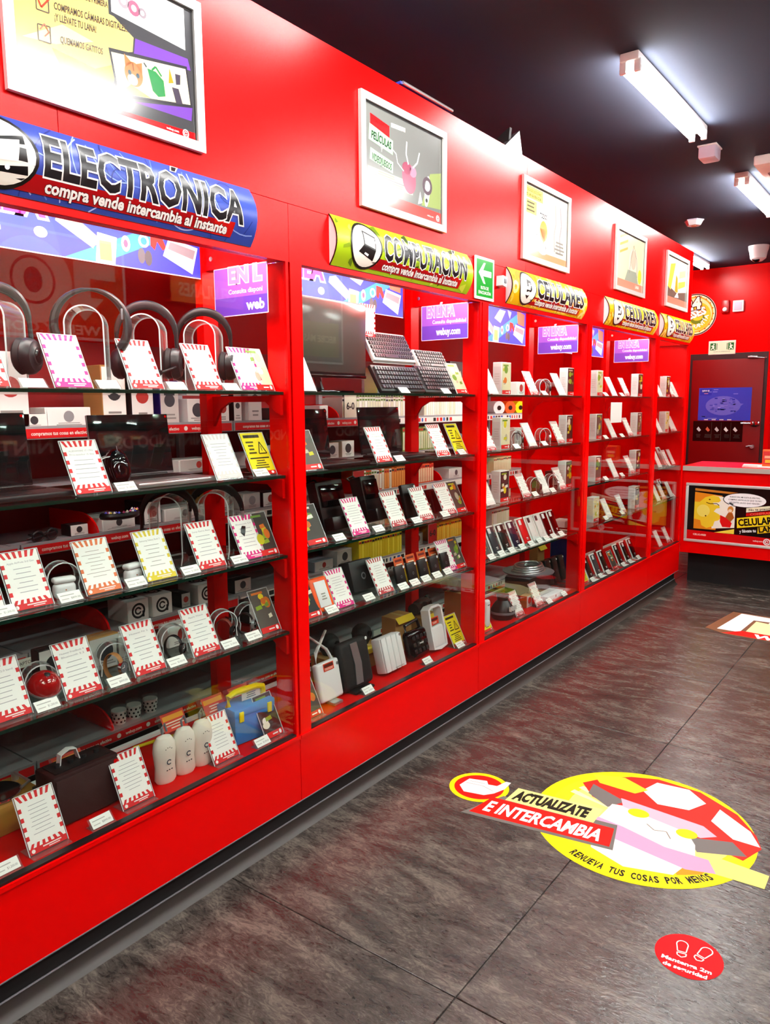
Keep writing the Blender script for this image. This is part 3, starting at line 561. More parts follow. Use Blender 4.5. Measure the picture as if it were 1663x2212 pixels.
# a generic yellow beast leaning in from the left
A.poly([(.05, .17), (.05, .31), (.09, .31), (.13, .35), (.19, .37), (.235, .36), (.25, .33), (.235, .315), (.19, .31), (.2, .295), (.24, .29), (.245, .27), (.22, .265), (.2, .24), (.24, .22), (.26, .2), (.24, .17), (.21, .16), (.2, .12), (.15, .1), (.11, .12), (.1, .16)], '#f2cf2c', 2); A.ell(.12, .24, .05, .05, '#f8e268', 2.3); A.ell(.14, .2, .006, .006, '#5a2c0c', 2.6); A.line([(.14, .31), (.17, .3), (.22, .305), (.24, .29)], .006, '#5a2c0c', 2.6); A.ell(.165, .335, .007, .005, '#5a2c0c', 2.6)
A.poly([(.25, .215), (.31, .19), (.34, .155), (.33, .12), (.27, .12), (.25, .16)], '#d81414', 2.4); A.poly([(.29, .2), (.31, .24), (.34, .24), (.355, .2), (.33, .165)], '#a8581c', 2.5); A.ell(.325, .265, .022, .026, '#d08a3c', 2.6); A.ell(.322, .255, .014, .012, '#f0d8b8', 2.8)
A.ell(.425, .345, .16, .06, '#0a0a0a', 3); A.ell(.425, .345, .154, .054, '#ffffff', 3.3); A.poly([(.31, .32), (.35, .31), (.315, .288)], '#ffffff', 3.3)
for k, t in enumerate(('BUENOS DÍAS, ME GUSTA EL EFECTIVO,', 'COMPRO ARTÍCULOS QUE YA NO', 'NECESITES ¿ALGO QUE VENDER?')): A.text(t, .425, .362-.022*k, .011, '#1b1b1b', 4, w=.24-.02*abs(k-1), align='c', bold=.015)
A.poly([(.44, .25), (.7, .3), (.7, .33), (.44, .285)], '#f3eccb', 3.2); A.text('No te preocupes', .46, .263, .016, '#1c1c1c', 4, w=.2, bold=.02, rot=.15); A.poly([(.44, .22), (.74, .27), (.74, .295), (.44, .245)], '#c80f0f', 3.1); A.text('COMPRAMOS', .47, .228, .018, '#e86a50', 4, w=.2, bold=.02, rot=.16)
A.poly([(.38, .12), (.82, .2), (.82, .285), (.375, .2)], '#f5d71e', 3.5); A.text('CELULARES', .39, .138, .055, '#0a0a0a', 4.5, w=.3, bold=.04, rot=.16); A.poly([(.53, .09), (.8, .14), (.8, .2), (.53, .14)], '#f0c81c', 3.4); A.text('LANA', .54, .1, .045, '#1a1208', 4.5, w=.15, bold=.04, rot=.16); A.text('y llévate tu', .4, .085, .025, '#ffffff', 4, w=.12, bold=.02, rot=.14)
A.poly([(.21, .07), (.36, .07), (.36, .11)], '#f2d94a', 2.6); A.text('webuy.com', .5, .025, .014, '#ffe2d8', 3, w=.07, bold=.02); logo(A, .6, .03, .026, bg='#d0060a'); A.text('CELULARES', .05, .035, .014, '#ffd9cc', 3, w=.1, bold=.03)
fp = root('counter_poster', T(.052, 6.4245, .392)); tag(fp, 'framed black poster with yellow beast and CELULARES on the counter front', 'poster')
part('print', A, GLOSSP, fp, T(0, -.003, 0)); part('backing', MB().box(-.008, -.0025, -.008, w+.008, 0, h+.008), BLACK, fp)
for a in ((-.022, -.022, w+.022, 0), (-.022, h, w+.022, h+.022), (-.022, 0, 0, h), (w, 0, w+.022, h)): part('frame_bar', MB().rbox(((a[0]+a[2])/2, -.006, (a[1]+a[3])/2), (a[2]-a[0], .012, a[3]-a[1]), .004), FRAME, fp)
# on the counter
plain('paper_stack', 'small stack of white paper on the counter top', 'paper', T(.5, 6.56, .992), *[('sheet', MB().box(-.075, -.05, q*.006, .075, .05, q*.006+.0055, M=Matrix.Rotation(.05*q, 4, 'Z')), PAPER) for q in range(3)])
A = Art(); A.rect(-.045, .03, .045, .13, '#c8201a'); A.rect(-.035, .075, .035, .095, '#f6b08c', 2); A.rect(-.03, .04, .03, .065, '#e0b028', 2.2)
plain('counter_gift_box', 'red and yellow printed box on the counter at right edge', 'box', T(.62, 6.5, .992, .15), ('carton', MB().rbox((0, .04, .07), (.1, .07, .14), .003), ORANGE), ('label_print', A, PRINT), ('tray', MB().rbox((0, .03, .006), (.16, .12, .012), .004), WHITE)).children[1].location.y = .0035
# peg rack on the far wall just right of the door
pr = root('peg_rack', T(.2, YF, .9)); tag(pr, 'red peg rack with hanging goods right of the door', 'rack')
part('board', MB().box(-.11, -.02, 0, .5, 0, .75), REDIN, pr)
for k in range(3): part('peg', MB().cyl((0+.15*k, -.02, .7), (0+.15*k, -.14, .7), .004, n=6), SILVER, pr)
for k in range(3):
    x = .2+.15*k
    lr = root('hanging_lanyard', T(x, YF-.08, 1.594)); tag(lr, f'white looped cable hanging on the {ORD[k]} peg of the rack', 'cable', 'cables on the peg rack')
    part('loop', MB().tube([(.035*math.sin(t), -.004*k, -.1+.1*math.cos(t)) for t in [2*PI*q/18 for q in range(18)]], .006, 6, closed=True), WHITE, lr); part('tag_card', MB().rbox((0, 0, -.26), (.05, .004, .1), .002), [ORANGE, YELCARD, RED][k], lr)

# ================================================================== FLOOR STICKERS
def floor_sticker(name, A, x, y, rz, lab, mats=None):
    o = part(name, A, FLOORP, None, Matrix.Translation((x, y, .0006)) @ Matrix.Rotation(rz, 4, 'Z') @ Matrix.Rotation(-PI/2, 4, 'X')); tag(o, lab, 'floor sticker', 'stickers on the floor'); return o
Art.dy = .00012
A = Art(); A.ell(0, 0, .088, .088, '#e3000b', 1, 40)
def sole(cx, cz, rot):
    def q(p): return [(cx+x*math.cos(rot)-z*math.sin(rot), cz+x*math.sin(rot)+z*math.cos(rot)) for x, z in p]
    out = [(-.011, -.004)]+[(.015*math.cos(t), .026+.016*math.sin(t)) for t in [PI-PI*k/10 for k in range(11)]]+[(.011, -.004), (-.011, -.004)]
    A.line(q(out), .0032, '#fff3ea', 2); A.line(q([(-.012, -.01), (.012, -.01), (.011, -.02), (.0, -.027), (-.011, -.02), (-.012, -.01)]), .0032, '#fff3ea', 2)
sole(-.02, .012, .12); sole(.03, .02, -.35)
A.text('Mantenga 2m', 0, -.042, .0145, '#ffffff', 2, w=.128, bold=.035, align='c'); A.text('de seguridad', 0, -.066, .0145, '#ffffff', 2, w=.112, bold=.035, align='c')
floor_sticker('distance_sticker', A, 1.277, 2.0, .09, 'round red floor sticker with two shoe soles')
# the big yellow one (its drawing kept to plain colour areas)
A = Art(); R = .38; A.ell(0, 0, R, R, '#f6df10', 1, 64); A.ell(0, .02, R-.05, R-.055, '#f1cf1c', 1.4, 48); A.ell(.02, .03, .29, .29, '#f7e47a', 1.7, 48)
for k in range(7): a = 1.75+k*.17; A.poly([(.05*math.cos(a), .05*math.sin(a)), (.3*math.cos(a-.045), .3*math.sin(a-.045)), (.3*math.cos(a+.045), .3*math.sin(a+.045))], '#fbf3b0', 1.9)
A.poly([(-.2, .26), (-.26, .19), (-.2, .1), (-.05, .02), (.16, -.01), (.34, -.08), (.39, .02), (.37, .1), (.3, .22), (.16, .33), (.0, .36), (-.1, .33)], '#d8281c', 2.2); A.poly([(-.22, .2), (-.08, .12), (-.13, .05), (-.22, .12)], '#6e6a66', 2.4); A.poly([(.16, -.02), (.3, .02), (.35, -.05), (.2, -.1)], '#6e6a66', 2.4)
A.poly([(.0, .33), (.12, .33), (.19, .25), (.14, .17), (.03, .16), (-.04, .24)], '#fdfdf8', 2.6); A.poly([(.24, .23), (.35, .12), (.385, .03), (.3, .04), (.22, .13)], '#fdfdf8', 2.6)
A.poly([(-.24, .28), (-.12, .31), (-.02, .25), (-.06, .2), (-.2, .22)], '#e8cf2a', 2.7)
A.poly([(-.12, .08), (.0, .1), (.14, .04), (.19, -.06), (.2, -.14), (.15, -.27), (.0, -.3), (-.12, -.24), (-.15, -.08)], '#f7f0e2', 3); A.poly([(-.1, .14), (.2, .08), (.25, .03), (.2, -.005), (-.08, .08)], '#eeb4c4', 3.2); A.poly([(-.2, -.02), (-.05, -.06), (.1, -.12), (.24, -.13), (.27, -.2), (.18, -.22), (.04, -.18), (-.1, -.14)], '#ef9fc0', 3.5)
A.ell(-.02, .06, .038, .03, '#eedc16', 3.8, 20); A.ell(.155, .0, .036, .03, '#eedc16', 3.8, 20); A.line([(.02, .0), (.05, -.03), (.09, -.02), (.11, -.06)], .004, '#8a7f70', 3.8); A.poly([(.14, -.21), (.25, -.17), (.23, -.225), (.16, -.265)], '#e8941c', 2.9); A.poly([(.26, -.1), (.42, -.13), (.41, -.21), (.24, -.2)], '#f4ea7a', 3.1)
t = 'RENUEVA TUS COSAS POR MENOS'
for k, ch in enumerate(t): a = -PI/2-.5+k*.0515; A.text(ch, .354*math.cos(a), .354*math.sin(a), .034, '#1d1a10', 4, w=None if ch in 'I ' else .0152, bold=.04, rot=a+PI/2, align='c')
A.poly([(-.6, -.245), (-.05, -.225), (-.07, -.06), (-.5, -.06)], '#6c6862', 3.9)
A.ell(-.61, -.04, .118, .115, '#f2d914', 3.6, 36); A.ell(-.61, -.04, .098, .095, '#d91a12', 4, 36)
A.poly([(-.685, -.06), (-.67, .005), (-.6, .02), (-.585, -.005), (-.55, .0), (-.53, .05), (-.51, .05), (-.515, -.01), (-.54, -.06), (-.57, -.09), (-.65, -.1)], '#f8f4ee', 4.3); A.line([(-.67, -.03), (-.6, -.025), (-.55, -.045)], .004, '#b4aaa0', 4.6); A.line([(-.66, -.01), (-.6, -.005)], .004, '#b4aaa0', 4.6)
A.poly([(-.485, -.085), (-.15, -.085), (-.14, .025), (-.47, .025)], '#f3e68a', 5); A.text('ACTUALIZATE', -.468, -.062, .07, '#211d14', 6, w=.285, bold=.065, shear=.1)
A.poly([(-.575, -.225), (-.065, -.21), (-.075, -.088), (-.535, -.088)], '#e01a10', 6); A.text('E INTERCAMBIA', -.535, -.192, .078, '#ffffff', 7, w=.43, bold=.035, shear=.1)
floor_sticker('exchange_sticker', A, .952, 2.592, .131, 'large round yellow floor sticker with red E INTERCAMBIA banner')
# arrow sticker near the counter
A = Art(); A.poly([(-.02, -.02), (.03, .5), (.5, .5), (.7, .42), (1.3, .42), (1.3, -.1), (.12, -.1)], '#7a5138', 1); A.poly([(.05, .0), (.09, .48), (.3, .47), (.3, .52), (.42, .42), (.3, .3), (.3, .36), (.2, .35), (.19, .0)], '#fdfdfb', 2); A.poly([(.22, .04), (.22, .33), (.36, .3), (.5, .38), (1.2, .38), (1.2, .02)], '#f0ecae', 2.2)
A.ell(.75, .2, .3, .16, '#f7f3d0', 2.5); A.ell(.62, .14, .2, .1, '#9cc81e', 2.7); A.ell(.64, .14, .14, .075, '#e6e04a', 2.9); A.ell(.66, .14, .08, .05, '#4a3020', 3.1); A.ell(.95, .42, .25, .12, '#ffffff', 2.8)
A.poly([(.1, -.08), (.2, .04), (1.3, .02), (1.3, -.1)], '#e01a14', 3.4); A.text('WEBUY.COM', .28, -.075, .085, '#ffffff', 4, w=.7, bold=.05)
floor_sticker('arrow_sticker', A, .53, 5.27, -.03, 'floor sticker with white bent arrow and red webuy strip')
A = Art(); A.ell(0, 0, .085, .085, '#e3000b', 1, 30); A.text('Mantenga 2m', 0, -.042, .0145, '#ffffff', 2, w=.128, bold=.035, align='c')
floor_sticker('distance_sticker', A, .98, 6.02, .0, 'second round red floor sticker, in front of the counter')
Art.dy = .0004

# ================================================================== OPPOSITE SIDE (seen mirrored in the glass)
def wall_sign(word, y, z, w, h, bg, fg, lab, extra=None):
    A = Art(); A.rect(-w/2, 0, w/2, h, bg); A.text(word, 0, h*.25, h*.5, fg, 2, w=w*.8, bold=.03, align='c')
    if extra: extra(A, w, h)
    plain('wall_sign', lab, 'sign', T(XR-.12, y, z, -FACE), ('board', MB().box(-w/2, 0, 0, w/2, .1, h), BLACK), ('print', A, SIGNP), group='signs on the opposite wall').children[1].location.y = -.001
for y, t in ((2.55, 'NINTENDO'), (3.95, 'NINTENDO DS'), (5.35, 'NINTENDO WII'), (6.6, 'NINTENDO')): wall_sign(t, y, 1.12, 1.1, .2, '#1b1b1d', '#e6e2da', f'dark shelf sign reading {t} on the opposite wall, {"near" if y < 4 else "far"} end', None)
wall_sign('CELULARES', 4.5, 2.36, .8, .22, '#e87a10', '#fff0c0', 'orange sign reading CELULARES high on the opposite wall')
A = Art(); A.rect(-.62, 0, .62, .72, '#c8501c'); A.ell(.12, .38, .3, .3, '#f2e4c8', 2, 36); A.ring(.12, .38, .15, .17, '#2a1a10', 3); A.ell(.12, .38, .07, .09, '#2a1a10', 3, 24); A.poly([(-.55, .56), (-.2, .56), (-.2, .3), (-.1, .3), (-.27, .12), (-.44, .3), (-.33, .3), (-.33, .44), (-.55, .44)], '#f2e4c8', 2.5); A.text('WEBUY.COM', 0, .02, .07, '#f2e4c8', 3, w=.8, bold=.03, align='c')
plain('logo_poster', 'large orange poster with arrow and round eye on the opposite wall', 'poster', T(XR-.021, 3.1, 2.02, -FACE), ('board', MB().box(-.64, 0, -.02, .64, .02, .74), WHITE), ('print', A, SIGNP)).children[1].location.y = -.001
A = Art(); A.rect(-.35, 0, .35, .9, '#57504a'); A.ell(0, .6, .22, .25, '#8d7f78', 2); A.rect(-.3, .05, .3, .4, '#7c8a2a', 2.5); A.text('RECIBE MÁS', 0, .2, .07, '#d8d6a0', 3, w=.5, bold=.03, align='c')
plain('green_note_poster', 'grey poster with green note on the opposite wall', 'poster', T(XR-.021, 6.05, 1.95, -FACE), ('board', MB().box(-.37, 0, -.02, .37, .02, .92), WHITE), ('print', A, SIGNP)).children[1].location.y = -.001
orr = root('opposite_shelving', T(3.4, 3.2, 0)); tag(orr, 'dark shelving of game cases along the opposite wall', 'shelving'); oi = orr.matrix_world.inverted()
part('back_board', MB().box(3.57, -2.5, 0, 3.595, 9.0, 1.9), REDDK, orr, oi)
for z in (.1, .45, .8, 1.35, 1.65): part('shelf', MB().box(3.28, -2.5, z, 3.57, 9.0, z+.025), BLACK, orr, oi)

# ================================================================== GOODS: builders (local frame: front = -y, base at z = 0)
REG = []
def reg(o, cat, phrase, y, shelf, sec=None, group=None):
    if sec is None: sec = max(0, min(4, sum(1 for d in DIV[1:-1] if y > d)))
    REG.append((o, cat, phrase, sec, shelf, y, group)); return o
def put(o, cat, phrase, u, sh, x=-.08, yaw=0, dz=0, group=None, hw=0):
    z = ZS[sh]; y = y_at(u, x, z)
    if hw:
        k = max(0, min(4, sum(1 for d in DIV[1:-1] if y > d+.02)))
        if y > .7: y = min(max(y, DIV[k]+.062+hw), DIV[k+1]-.0195-hw)
    o.matrix_world = T(x, y, z+dz+.0003, FACE+yaw); return reg(o, cat, phrase, y, sh, None, group)
def gput(o, cat, phrase, u, lv, x=-.8, yaw=0, dz=0, group=None):
    z = GZ[lv]-.012; y = y_at(u, x, z); o.matrix_world = T(x, y, z+dz+.0003, FACE+yaw); return reg(o, cat, phrase, y, 10+lv, None, group)
LEAN = Matrix.Rotation(-.46, 4, 'X')
CW, CH = .1, .15
def comic(k, A, w, h, foot=True):
    rnd = random.Random(100+k); bg = rnd.choice(['#26241f', '#3d3a33', '#1a1a1c', '#57524a', '#e9dfb4']); A.rect(0, 0, w, h, bg)
    pal = ['#e9d61e', '#f3ecd2', '#8fae2a', '#d8701c', '#f7f3e6', '#b9b29c', '#6f9c34', '#c9c21a']
    for q in range(7):
        cx, cz = rnd.uniform(.2, .8)*w, rnd.uniform(.28, .85)*h; c = rnd.choice(pal)
        if q % 3 == 0: A.ell(cx, cz, rnd.uniform(.12, .22)*w, rnd.uniform(.06, .14)*h, c, 1.5+q*.2, 14)
        else: d = rnd.uniform(.08, .2); A.poly([(cx-d*w, cz-.04*h), (cx+d*w, cz-.02*h), (cx+.8*d*w, cz+.07*h), (cx-d*w, cz+.05*h)], c, 1.5+q*.2)
    A.rect(.1*w, .9*h, .7*w, .95*h, rnd.choice(pal), 3)
    if foot: A.rect(0, 0, w, .13*h, '#e0120c', 3.5); A.ell(.84*w, .065*h, .07*w, .05*h, '#ffffff', 4, 12); A.rect(.4*w, .05*h, .7*w, .08*h, '#fff0e8', 4)
    return A
def burst(A, w, h, col, ink, title, seed):
    A.rect(0, 0, w, h, '#fdfbf4'); rnd = random.Random(seed)
    for k in range(6):          # rays along top and bottom edges
        x0, x1 = w*(k/6+.02), w*(k/6+.02)+w*.085; t0, t1 = w*.5+(x0-w*.5)*.78, w*.5+(x1-w*.5)*.78
        A.poly([(t0, h*.865), (t1, h*.865), (x1, h), (x0, h)], col, 1.5); A.poly([(x0, h*.09), (x1, h*.09), (t1, h*.2), (t0, h*.2)], col, 1.5)
    for k in range(4):
        z = h*(.24+.16*k)
        for s in (0, 1): x0 = 0 if s == 0 else w*.915; A.rect(x0, z, x0+w*.085, z+h*.075, col, 1.5)
    A.rect(w*.09, h*.17, w*.91, h*.885, '#fdfbf4', 1.9); A.rect(0, 0, w, h*.1, col, 2); A.ell(w*.09, h*.05, w*.05, w*.05, '#fff4ee', 2.6, 12); A.rect(w*.35, h*.055, w*.85, h*.075, '#ffece6', 2.6); A.rect(w*.5, h*.025, w*.8, h*.04, '#ffece6', 2.6)
    if title:
        n = len(title)
        for q, t in enumerate(title): A.text(t, w/2, h*(.79-.07*q), h*.034, ink, 2.6, w=min(w*.7, .0045*len(t)+.008), align='c', bold=.01)
        A.bars(w*.14, w*.86, h*.25, h*(.74-.07*(n-1)), 7-n, ink, 2.6, rnd, .15)
    else: A.bars(w*.14, w*.86, h*.27, h*.82, 8, ink, 2.6, rnd, .15)
    return A
STY = {'red': ('#dc0f16', '#b3b0b2'), 'pink': ('#e2127e', '#b9aeb4'), 'orange': ('#e8753c', '#b4aaa2'), 'yellow': ('#e9cf2e', '#b0aea6'), 'white': ('#e6dcd8', '#aaa8aa'), 'dusk': ('#c43a40', '#b4b0aa')}
PHR = {'red': 'red-striped price card', 'pink': 'pink-striped price card', 'orange': 'orange-striped price card', 'yellow': 'yellow-footed price card', 'white': 'plain white price card', 'dusk': 'faded red-striped price card', 'warn': 'yellow warning card', 'comic': 'comic picture card'}
def card_builder(style, var, w, h, title):
    def f():
        r = root('price_card'); A = Art()
        if style == 'comic': comic(var, A, w, h)
        elif style == 'warn':
            A.rect(0, 0, w, h, '#f2e60c'); A.rect(.1*w, .88*h, .8*w, .95*h, '#2a2708', 2); A.line([(.55*w, .5*h), (.9*w, .5*h), (.72*w, .78*h), (.55*w, .5*h)], .004, '#1c1a06', 2); A.rect(.71*w, .56*h, .735*w, .68*h, '#1c1a06', 2.2); A.bars(.1*w, .48*w, .48*h, .82*h, 4, '#4a4608', 2); A.rect(.08*w, .38*h, .92*w, .41*h, '#1c1a06', 2); A.bars(.1*w, .9*w, .14*h, .36*h, 4, '#4a4608', 2); A.rect(0, 0, w, .09*h, '#e0120c', 2.4); A.ell(.85*w, .045*h, .06*w, .04*h, '#fff', 3, 10) if False else A.ell(.85*w, .045*h, .06*w, .03*h, '#ffffff', 3, 10)
        else: burst(A, w, h, STY[style][0], STY[style][1], title, var)
        part('card', A, PRINT, r, LEAN @ T(-w/2, -.0012, .005))
        part('holder', MB().box(-w/2-.003, 0, .0025, w/2+.003, .002, h+.007, M=LEAN).box(-w/2-.003, -.018, 0, w/2+.003, .05, .002), ACRYL, r)
        e = MB(); 
        for s in (-1, 1): e.box(s*(w/2+.003)-.0008, -.0012, .003, s*(w/2+.003)+.0008, .0014, h+.007, M=LEAN)
        e.box(-w/2-.003, -.0012, h+.006, w/2+.003, .0014, h+.0075, M=LEAN); part('holder_edge', e, ACEDGE, r); return r
    return f
def card(u, sh, style='red', var=0, x=-.055, w=CW, h=CH, title=None, yaw=0):
    o = make(('card', style, var, w, h, tuple(title or ())), card_builder(style, var, w, h, title)); return put(o, 'price card', PHR[style], u, sh, x, yaw, group='display cards in the cases', hw=w/2+.005)
def tag_b(k):
    def f():
        r = root('price_tag'); M = Matrix.Rotation(-.75, 4, 'X'); A = Art(); A.rect(-.031, 0, .031, .03, '#fdfcf4'); A.rect(-.026, .019, .012, .0215, '#b9b6b0', 2); A.text(['$1,200.00', '$899.00', '$2,450.00'][k], .026, .0075, .006, '#8a8784', 2, align='r', w=.026); A.rect(-.026, .008, -.006, .0105, '#c8c2bc', 2)
        part('card', A, PRINT, r, M @ T(0, -.001, .003)); part('holder', MB().box(-.036, 0, .0025, .036, .0016, .034, M=M).box(-.036, -.006, 0, .036, .03, .0016), ACRYL, r); return r
    return f
def tag_at(u, sh, k=0, x=-.042, what=''):
    o = make(('tag', k), tag_b(k)); return put(o, 'price tag', 'small white price tag', u, sh, x, group='price tags in the cases')

# ---- audio
def arch(R, zc, n=22, a0=-.25, a1=PI+.25): return [(R*math.cos(a0+(a1-a0)*k/n), zc+R*math.sin(a0+(a1-a0)*k/n)) for k in range(n+1)]
def stand_b():
    r = root('acrylic_stand'); pts = [(-.044, .002), (-.049, .03)]+arch(.049, .172, 18, PI+.1, -.1)+[(.049, .03), (.044, .002)]
    part('bent_band', MB().strip(pts, .1, .003), ACRYL, r)
    e = MB()
    for s in (-1, 1): e.strip(pts, .0022, .0034, M=T(0, s*.05, 0))
    part('band_edge', e, ACEDGE, r); part('foot', MB().box(-.05, -.05, 0, .05, .05, .003), ACRYL, r); return r
def headphones_b(kind):
    def f():
        r = root('headphones'); R = .086; zc = .155; m = {0: DKGREY, 1: BLACK, 2: DKGREY, 3: BLACK, 4: BLACK}[kind]
        pts = [(x, 0, z) for x, z in arch(R, zc, 22, 0 if kind else -.0, PI)]
        thick = [.007+.006*math.sin(PI*k/22) for k in range(23)]
        part('headband', MB().tube(pts, thick, 8, flat=.55 if kind in (2, 3, 4) else .8, up=(0, 1, 0)), m, r)
        part('band_pad', MB().tube([(x*.93, 0, zc+(z-zc)*.93) for x, _, z in pts[5:18]], .008, 8, flat=.5, up=(0, 1, 0)), BLACKM, r)
        for s in (-1, 1):
            part('yoke', MB().tube([(s*R, 0, zc+.01), (s*(R+.001), .002, zc-.03), (s*(R+.003), 0, zc-.06)], .006, 8), SILVER if kind == 1 else m, r)
            M = T(s*(R-.002), 0, zc-.085, 0, 0, s*PI/2)
            part('ear_cup', MB().lathe([(.001, .02), (.022, .02), (.026, .016), (.038, .014), (.045, .004), (.046, -.008), (.04, -.014)], 22, M=M), m, r)
            part('ear_cushion', MB().lathe([(.02, -.012), (.024, -.03), (.038, -.032), (.046, -.024), (.042, -.012)], 22, M=M), BLACKM, r)
            part('cup_cap', MB().lathe([(.001, .0225), (.015, .022), (.018, .019)], 16, M=M), BLKGL, r)
        if kind == 2: part('microphone', MB().tube([(R+.01, -.01, zc-.09), (R+.0, -.05, zc-.1), (R-.03, -.085, zc-.115)], .004, 6).lathe([(.001, -.008), (.007, -.004), (.007, .006), (.001, .01)], 10, M=T(R-.033, -.088, zc-.116)), BLACK, r)
        return r
    return f
def headset(u, sh, kind, phrase, yaw=-.85, x=-.2):
    put(make('stand', stand_b), 'stand', 'clear acrylic headphone stand', u, sh, x, yaw, group='clear headphone stands')
    return put(make(('hp', kind), headphones_b(kind)), 'headphones', phrase, u, sh, x, yaw, .012 if sh == 0 else 0, group='headphones on stands')
def neckband_b():
    r = root('neckband_speaker'); pts = [(x, 0, z) for x, z in arch(.095, .13, 22, -.7, PI+.7)]
    part('collar', MB().tube(pts, [.004+.009*abs(math.cos(PI*k/22))**.8 for k in range(23)], 10, flat=1.3, up=(0, 1, 0)), DKGREY, r)
    for s in (-1, 1): part('speaker_grille', MB().rbox((s*.092, -.011, .11), (.01, .004, .05), .003), BLACK, r)
    part('button_row', MB().rbox((.083, -.012, .16), (.006, .004, .03), .0015), GREY, r); return r
put(make('stand', stand_b), 'stand', 'clear acrylic headphone stand', 195, 0, -.16, -.7, group='clear headphone stands')
put(make('neck', neckband_b), 'speaker', 'dark grey horn-shaped neckband speaker', 205, 0, -.16, -.7, .045)
headset(0, 0, 0, 'dark grey over-ear headphones', -.95, -.19)
headset(322, 0, 2, 'black headset with microphone boom')
headset(444, 0, 4, 'black studio headphones', -.95)
for u, s, k in ((150, 'pink', 1), (310, 'red', 2), (443, 'red', 3), (538, 'pink', 4)): card(u+12, 0, s, k, title=None)
card(608, 0, 'comic', 1, w=.075)
card(-25, 0, 'red', 2)
for u, k in ((78, 0), (240, 1), (388, 2), (505, 0)): tag_at(u, 0, k)

# ---- shelf 2, electronics
def keys(cols, rows, w, d, gap=.18, h=.003, M=None, z=0):
    mb = MB(); cw, rh = w/cols, d/rows; rnd = random.Random(cols)
    for j in range(rows):
        i = 0
        while i < cols:
            n = 6 if (j == 0 and i == 4 and cols > 10) else 1; n = min(n, cols-i)
            x0 = -w/2+i*cw; mb.box(x0+cw*gap/2, j*rh+rh*gap/2, z, x0+n*cw-cw*gap/2, (j+1)*rh-rh*gap/2, z+h, M=M); i += n
    return mb
def laptop_b(w, d, h, body, lidm, ang=.12):
    def f():
        r = root('laptop'); part('base', MB().rbox((0, -d/2, .008), (w, d, .015), .005), body, r)
        k = part('keyboard', keys(14, 5, w*.84, d*.42, .15, .0015, T(0, -d*.52, .0157)), BLACK, r); k['kind'] = 'stuff'
        part('touchpad', MB().rbox((0, -d*.77, .0158), (w*.32, d*.28, .001), .0004), SILVER if body is SILVER else DKGREY, r)
        M = T(0, .002, .016) @ Matrix.Rotation(-ang, 4, 'X')
        part('lid', MB().rbox((0, .004, h/2), (w, .007, h), .003, M=M), lidm, r); part('screen', MB().rbox((0, -.0002, h/2+.003), (w*.985, .0022, h*.965), .001, M=M), SCREEN, r)
        part('hinge', MB().cyl((-w*.4, .002, .014), (w*.4, .002, .014), .006, n=8), DKGREY, r)
        part('sticker', MB().cyl((w*.465, -.0015, h*.955), (w*.465, -.0022, h*.955), .004, n=10, M=M), RED, r); return r
    return f
put(make('lap1', laptop_b(.29, .215, .19, SILVER, SILVER)), 'laptop', 'open silver laptop with black screen', 295, 1, -.285)
put(make('lap2', laptop_b(.3, .21, .2, DKGREY, DKGREY)), 'laptop', 'open dark grey laptop at left edge', -45, 1, -.285)
def dome_b(m, d=.085):
    def f():
        r = root('dome_device'); M = T(0, .0, .045, 0, .5)
        part('shell', MB().lathe([(.001, .042), (.02, .038), (.036, .024), (d/2, .004), (d/2-.002, -.008), (.03, -.016)], 24, M=M), m, r); part('ring', MB().lathe([(d/2+.001, .002), (d/2+.002, -.002), (d/2, -.006)], 24, M=M), SILVER, r); part('button', MB().lathe([(.001, .045), (.008, .042)], 12, M=M), DKGREY, r); return r
    return f
def loop_stand_b():
    r = root('loop_stand'); pts = [(-.04, .002)]+arch(.042, .05, 14, PI+.5, -.5)+[(.04, .002)]
    part('bent_band', MB().strip(pts, .04, .0025), ACRYL, r); e = MB()
    for s in (-1, 1): e.strip(pts, .002, .003, M=T(0, s*.02, 0))
    part('band_edge', e, ACEDGE, r); return r
def mouse_b():
    r = root('wireless_mouse'); M = T(0, 0, .005) @ Matrix.Rotation(1.05, 4, 'X')
    mb = MB(); n = 18; v = []; f = []
    rings = [(.0, 1.0), (.35, 1.02), (.7, .86), (.92, .5), (1.0, .03)]
    for t, s in rings:
        for k in range(n): a = 2*PI*k/n; v.append((.034*s*math.cos(a), .058+.058*s*math.sin(a), .036*t*(1+.15*math.sin(a))))
    for q in range(len(rings)-1):
        for k in range(n): f.append((q*n+k, q*n+(k+1) % n, (q+1)*n+(k+1) % n, (q+1)*n+k))
    f += [tuple(range(n-1, -1, -1)), tuple(range((len(rings)-1)*n, len(rings)*n))]
    part('shell', mb.add(v, f, M=M), BLKGL, r); part('scroll_wheel', MB().cyl((-.004, .09, .032), (.004, .09, .032), .008, n=12, M=M), DKGREY, r); part('button_seam', MB().box(-.0006, .06, .036, .0006, .112, .0375, M=M), GREY, r); return r
put(make('mouse', mouse_b), 'mouse', 'glossy black mouse leaning upright', 262, 1, -.1, -.3)
put(make('loop', loop_stand_b), 'stand', 'clear curved loop stand', 240, 1, -.14, -.5, group='clear loop stands')
card(205, 1, 'red', 5, title=['ALIENWARE 17 17R4', 'Procesador i5 6ta']); card(498, 1, 'white', 6); card(602, 1, 'warn'); tag_at(278, 1, 0); tag_at(570, 1, 1)
def ball_b(m1, m2):
    def f():
        r = root('ball_speaker'); part('body', MB().lathe([(.001, 0), (.025, .002), (.038, .02), (.042, .042), (.037, .064), (.022, .08), (.001, .085)], 22), m1, r); part('grille', MB().lathe([(.001, .006), (.02, .005), (.03, .0)], 16, M=T(.0, -.032, .045, 0, PI/2)), m2, r); part('foot', MB().cyl((0, 0, -.0), (0, 0, .004), .026, n=14), BLACK, r); return r
    return f
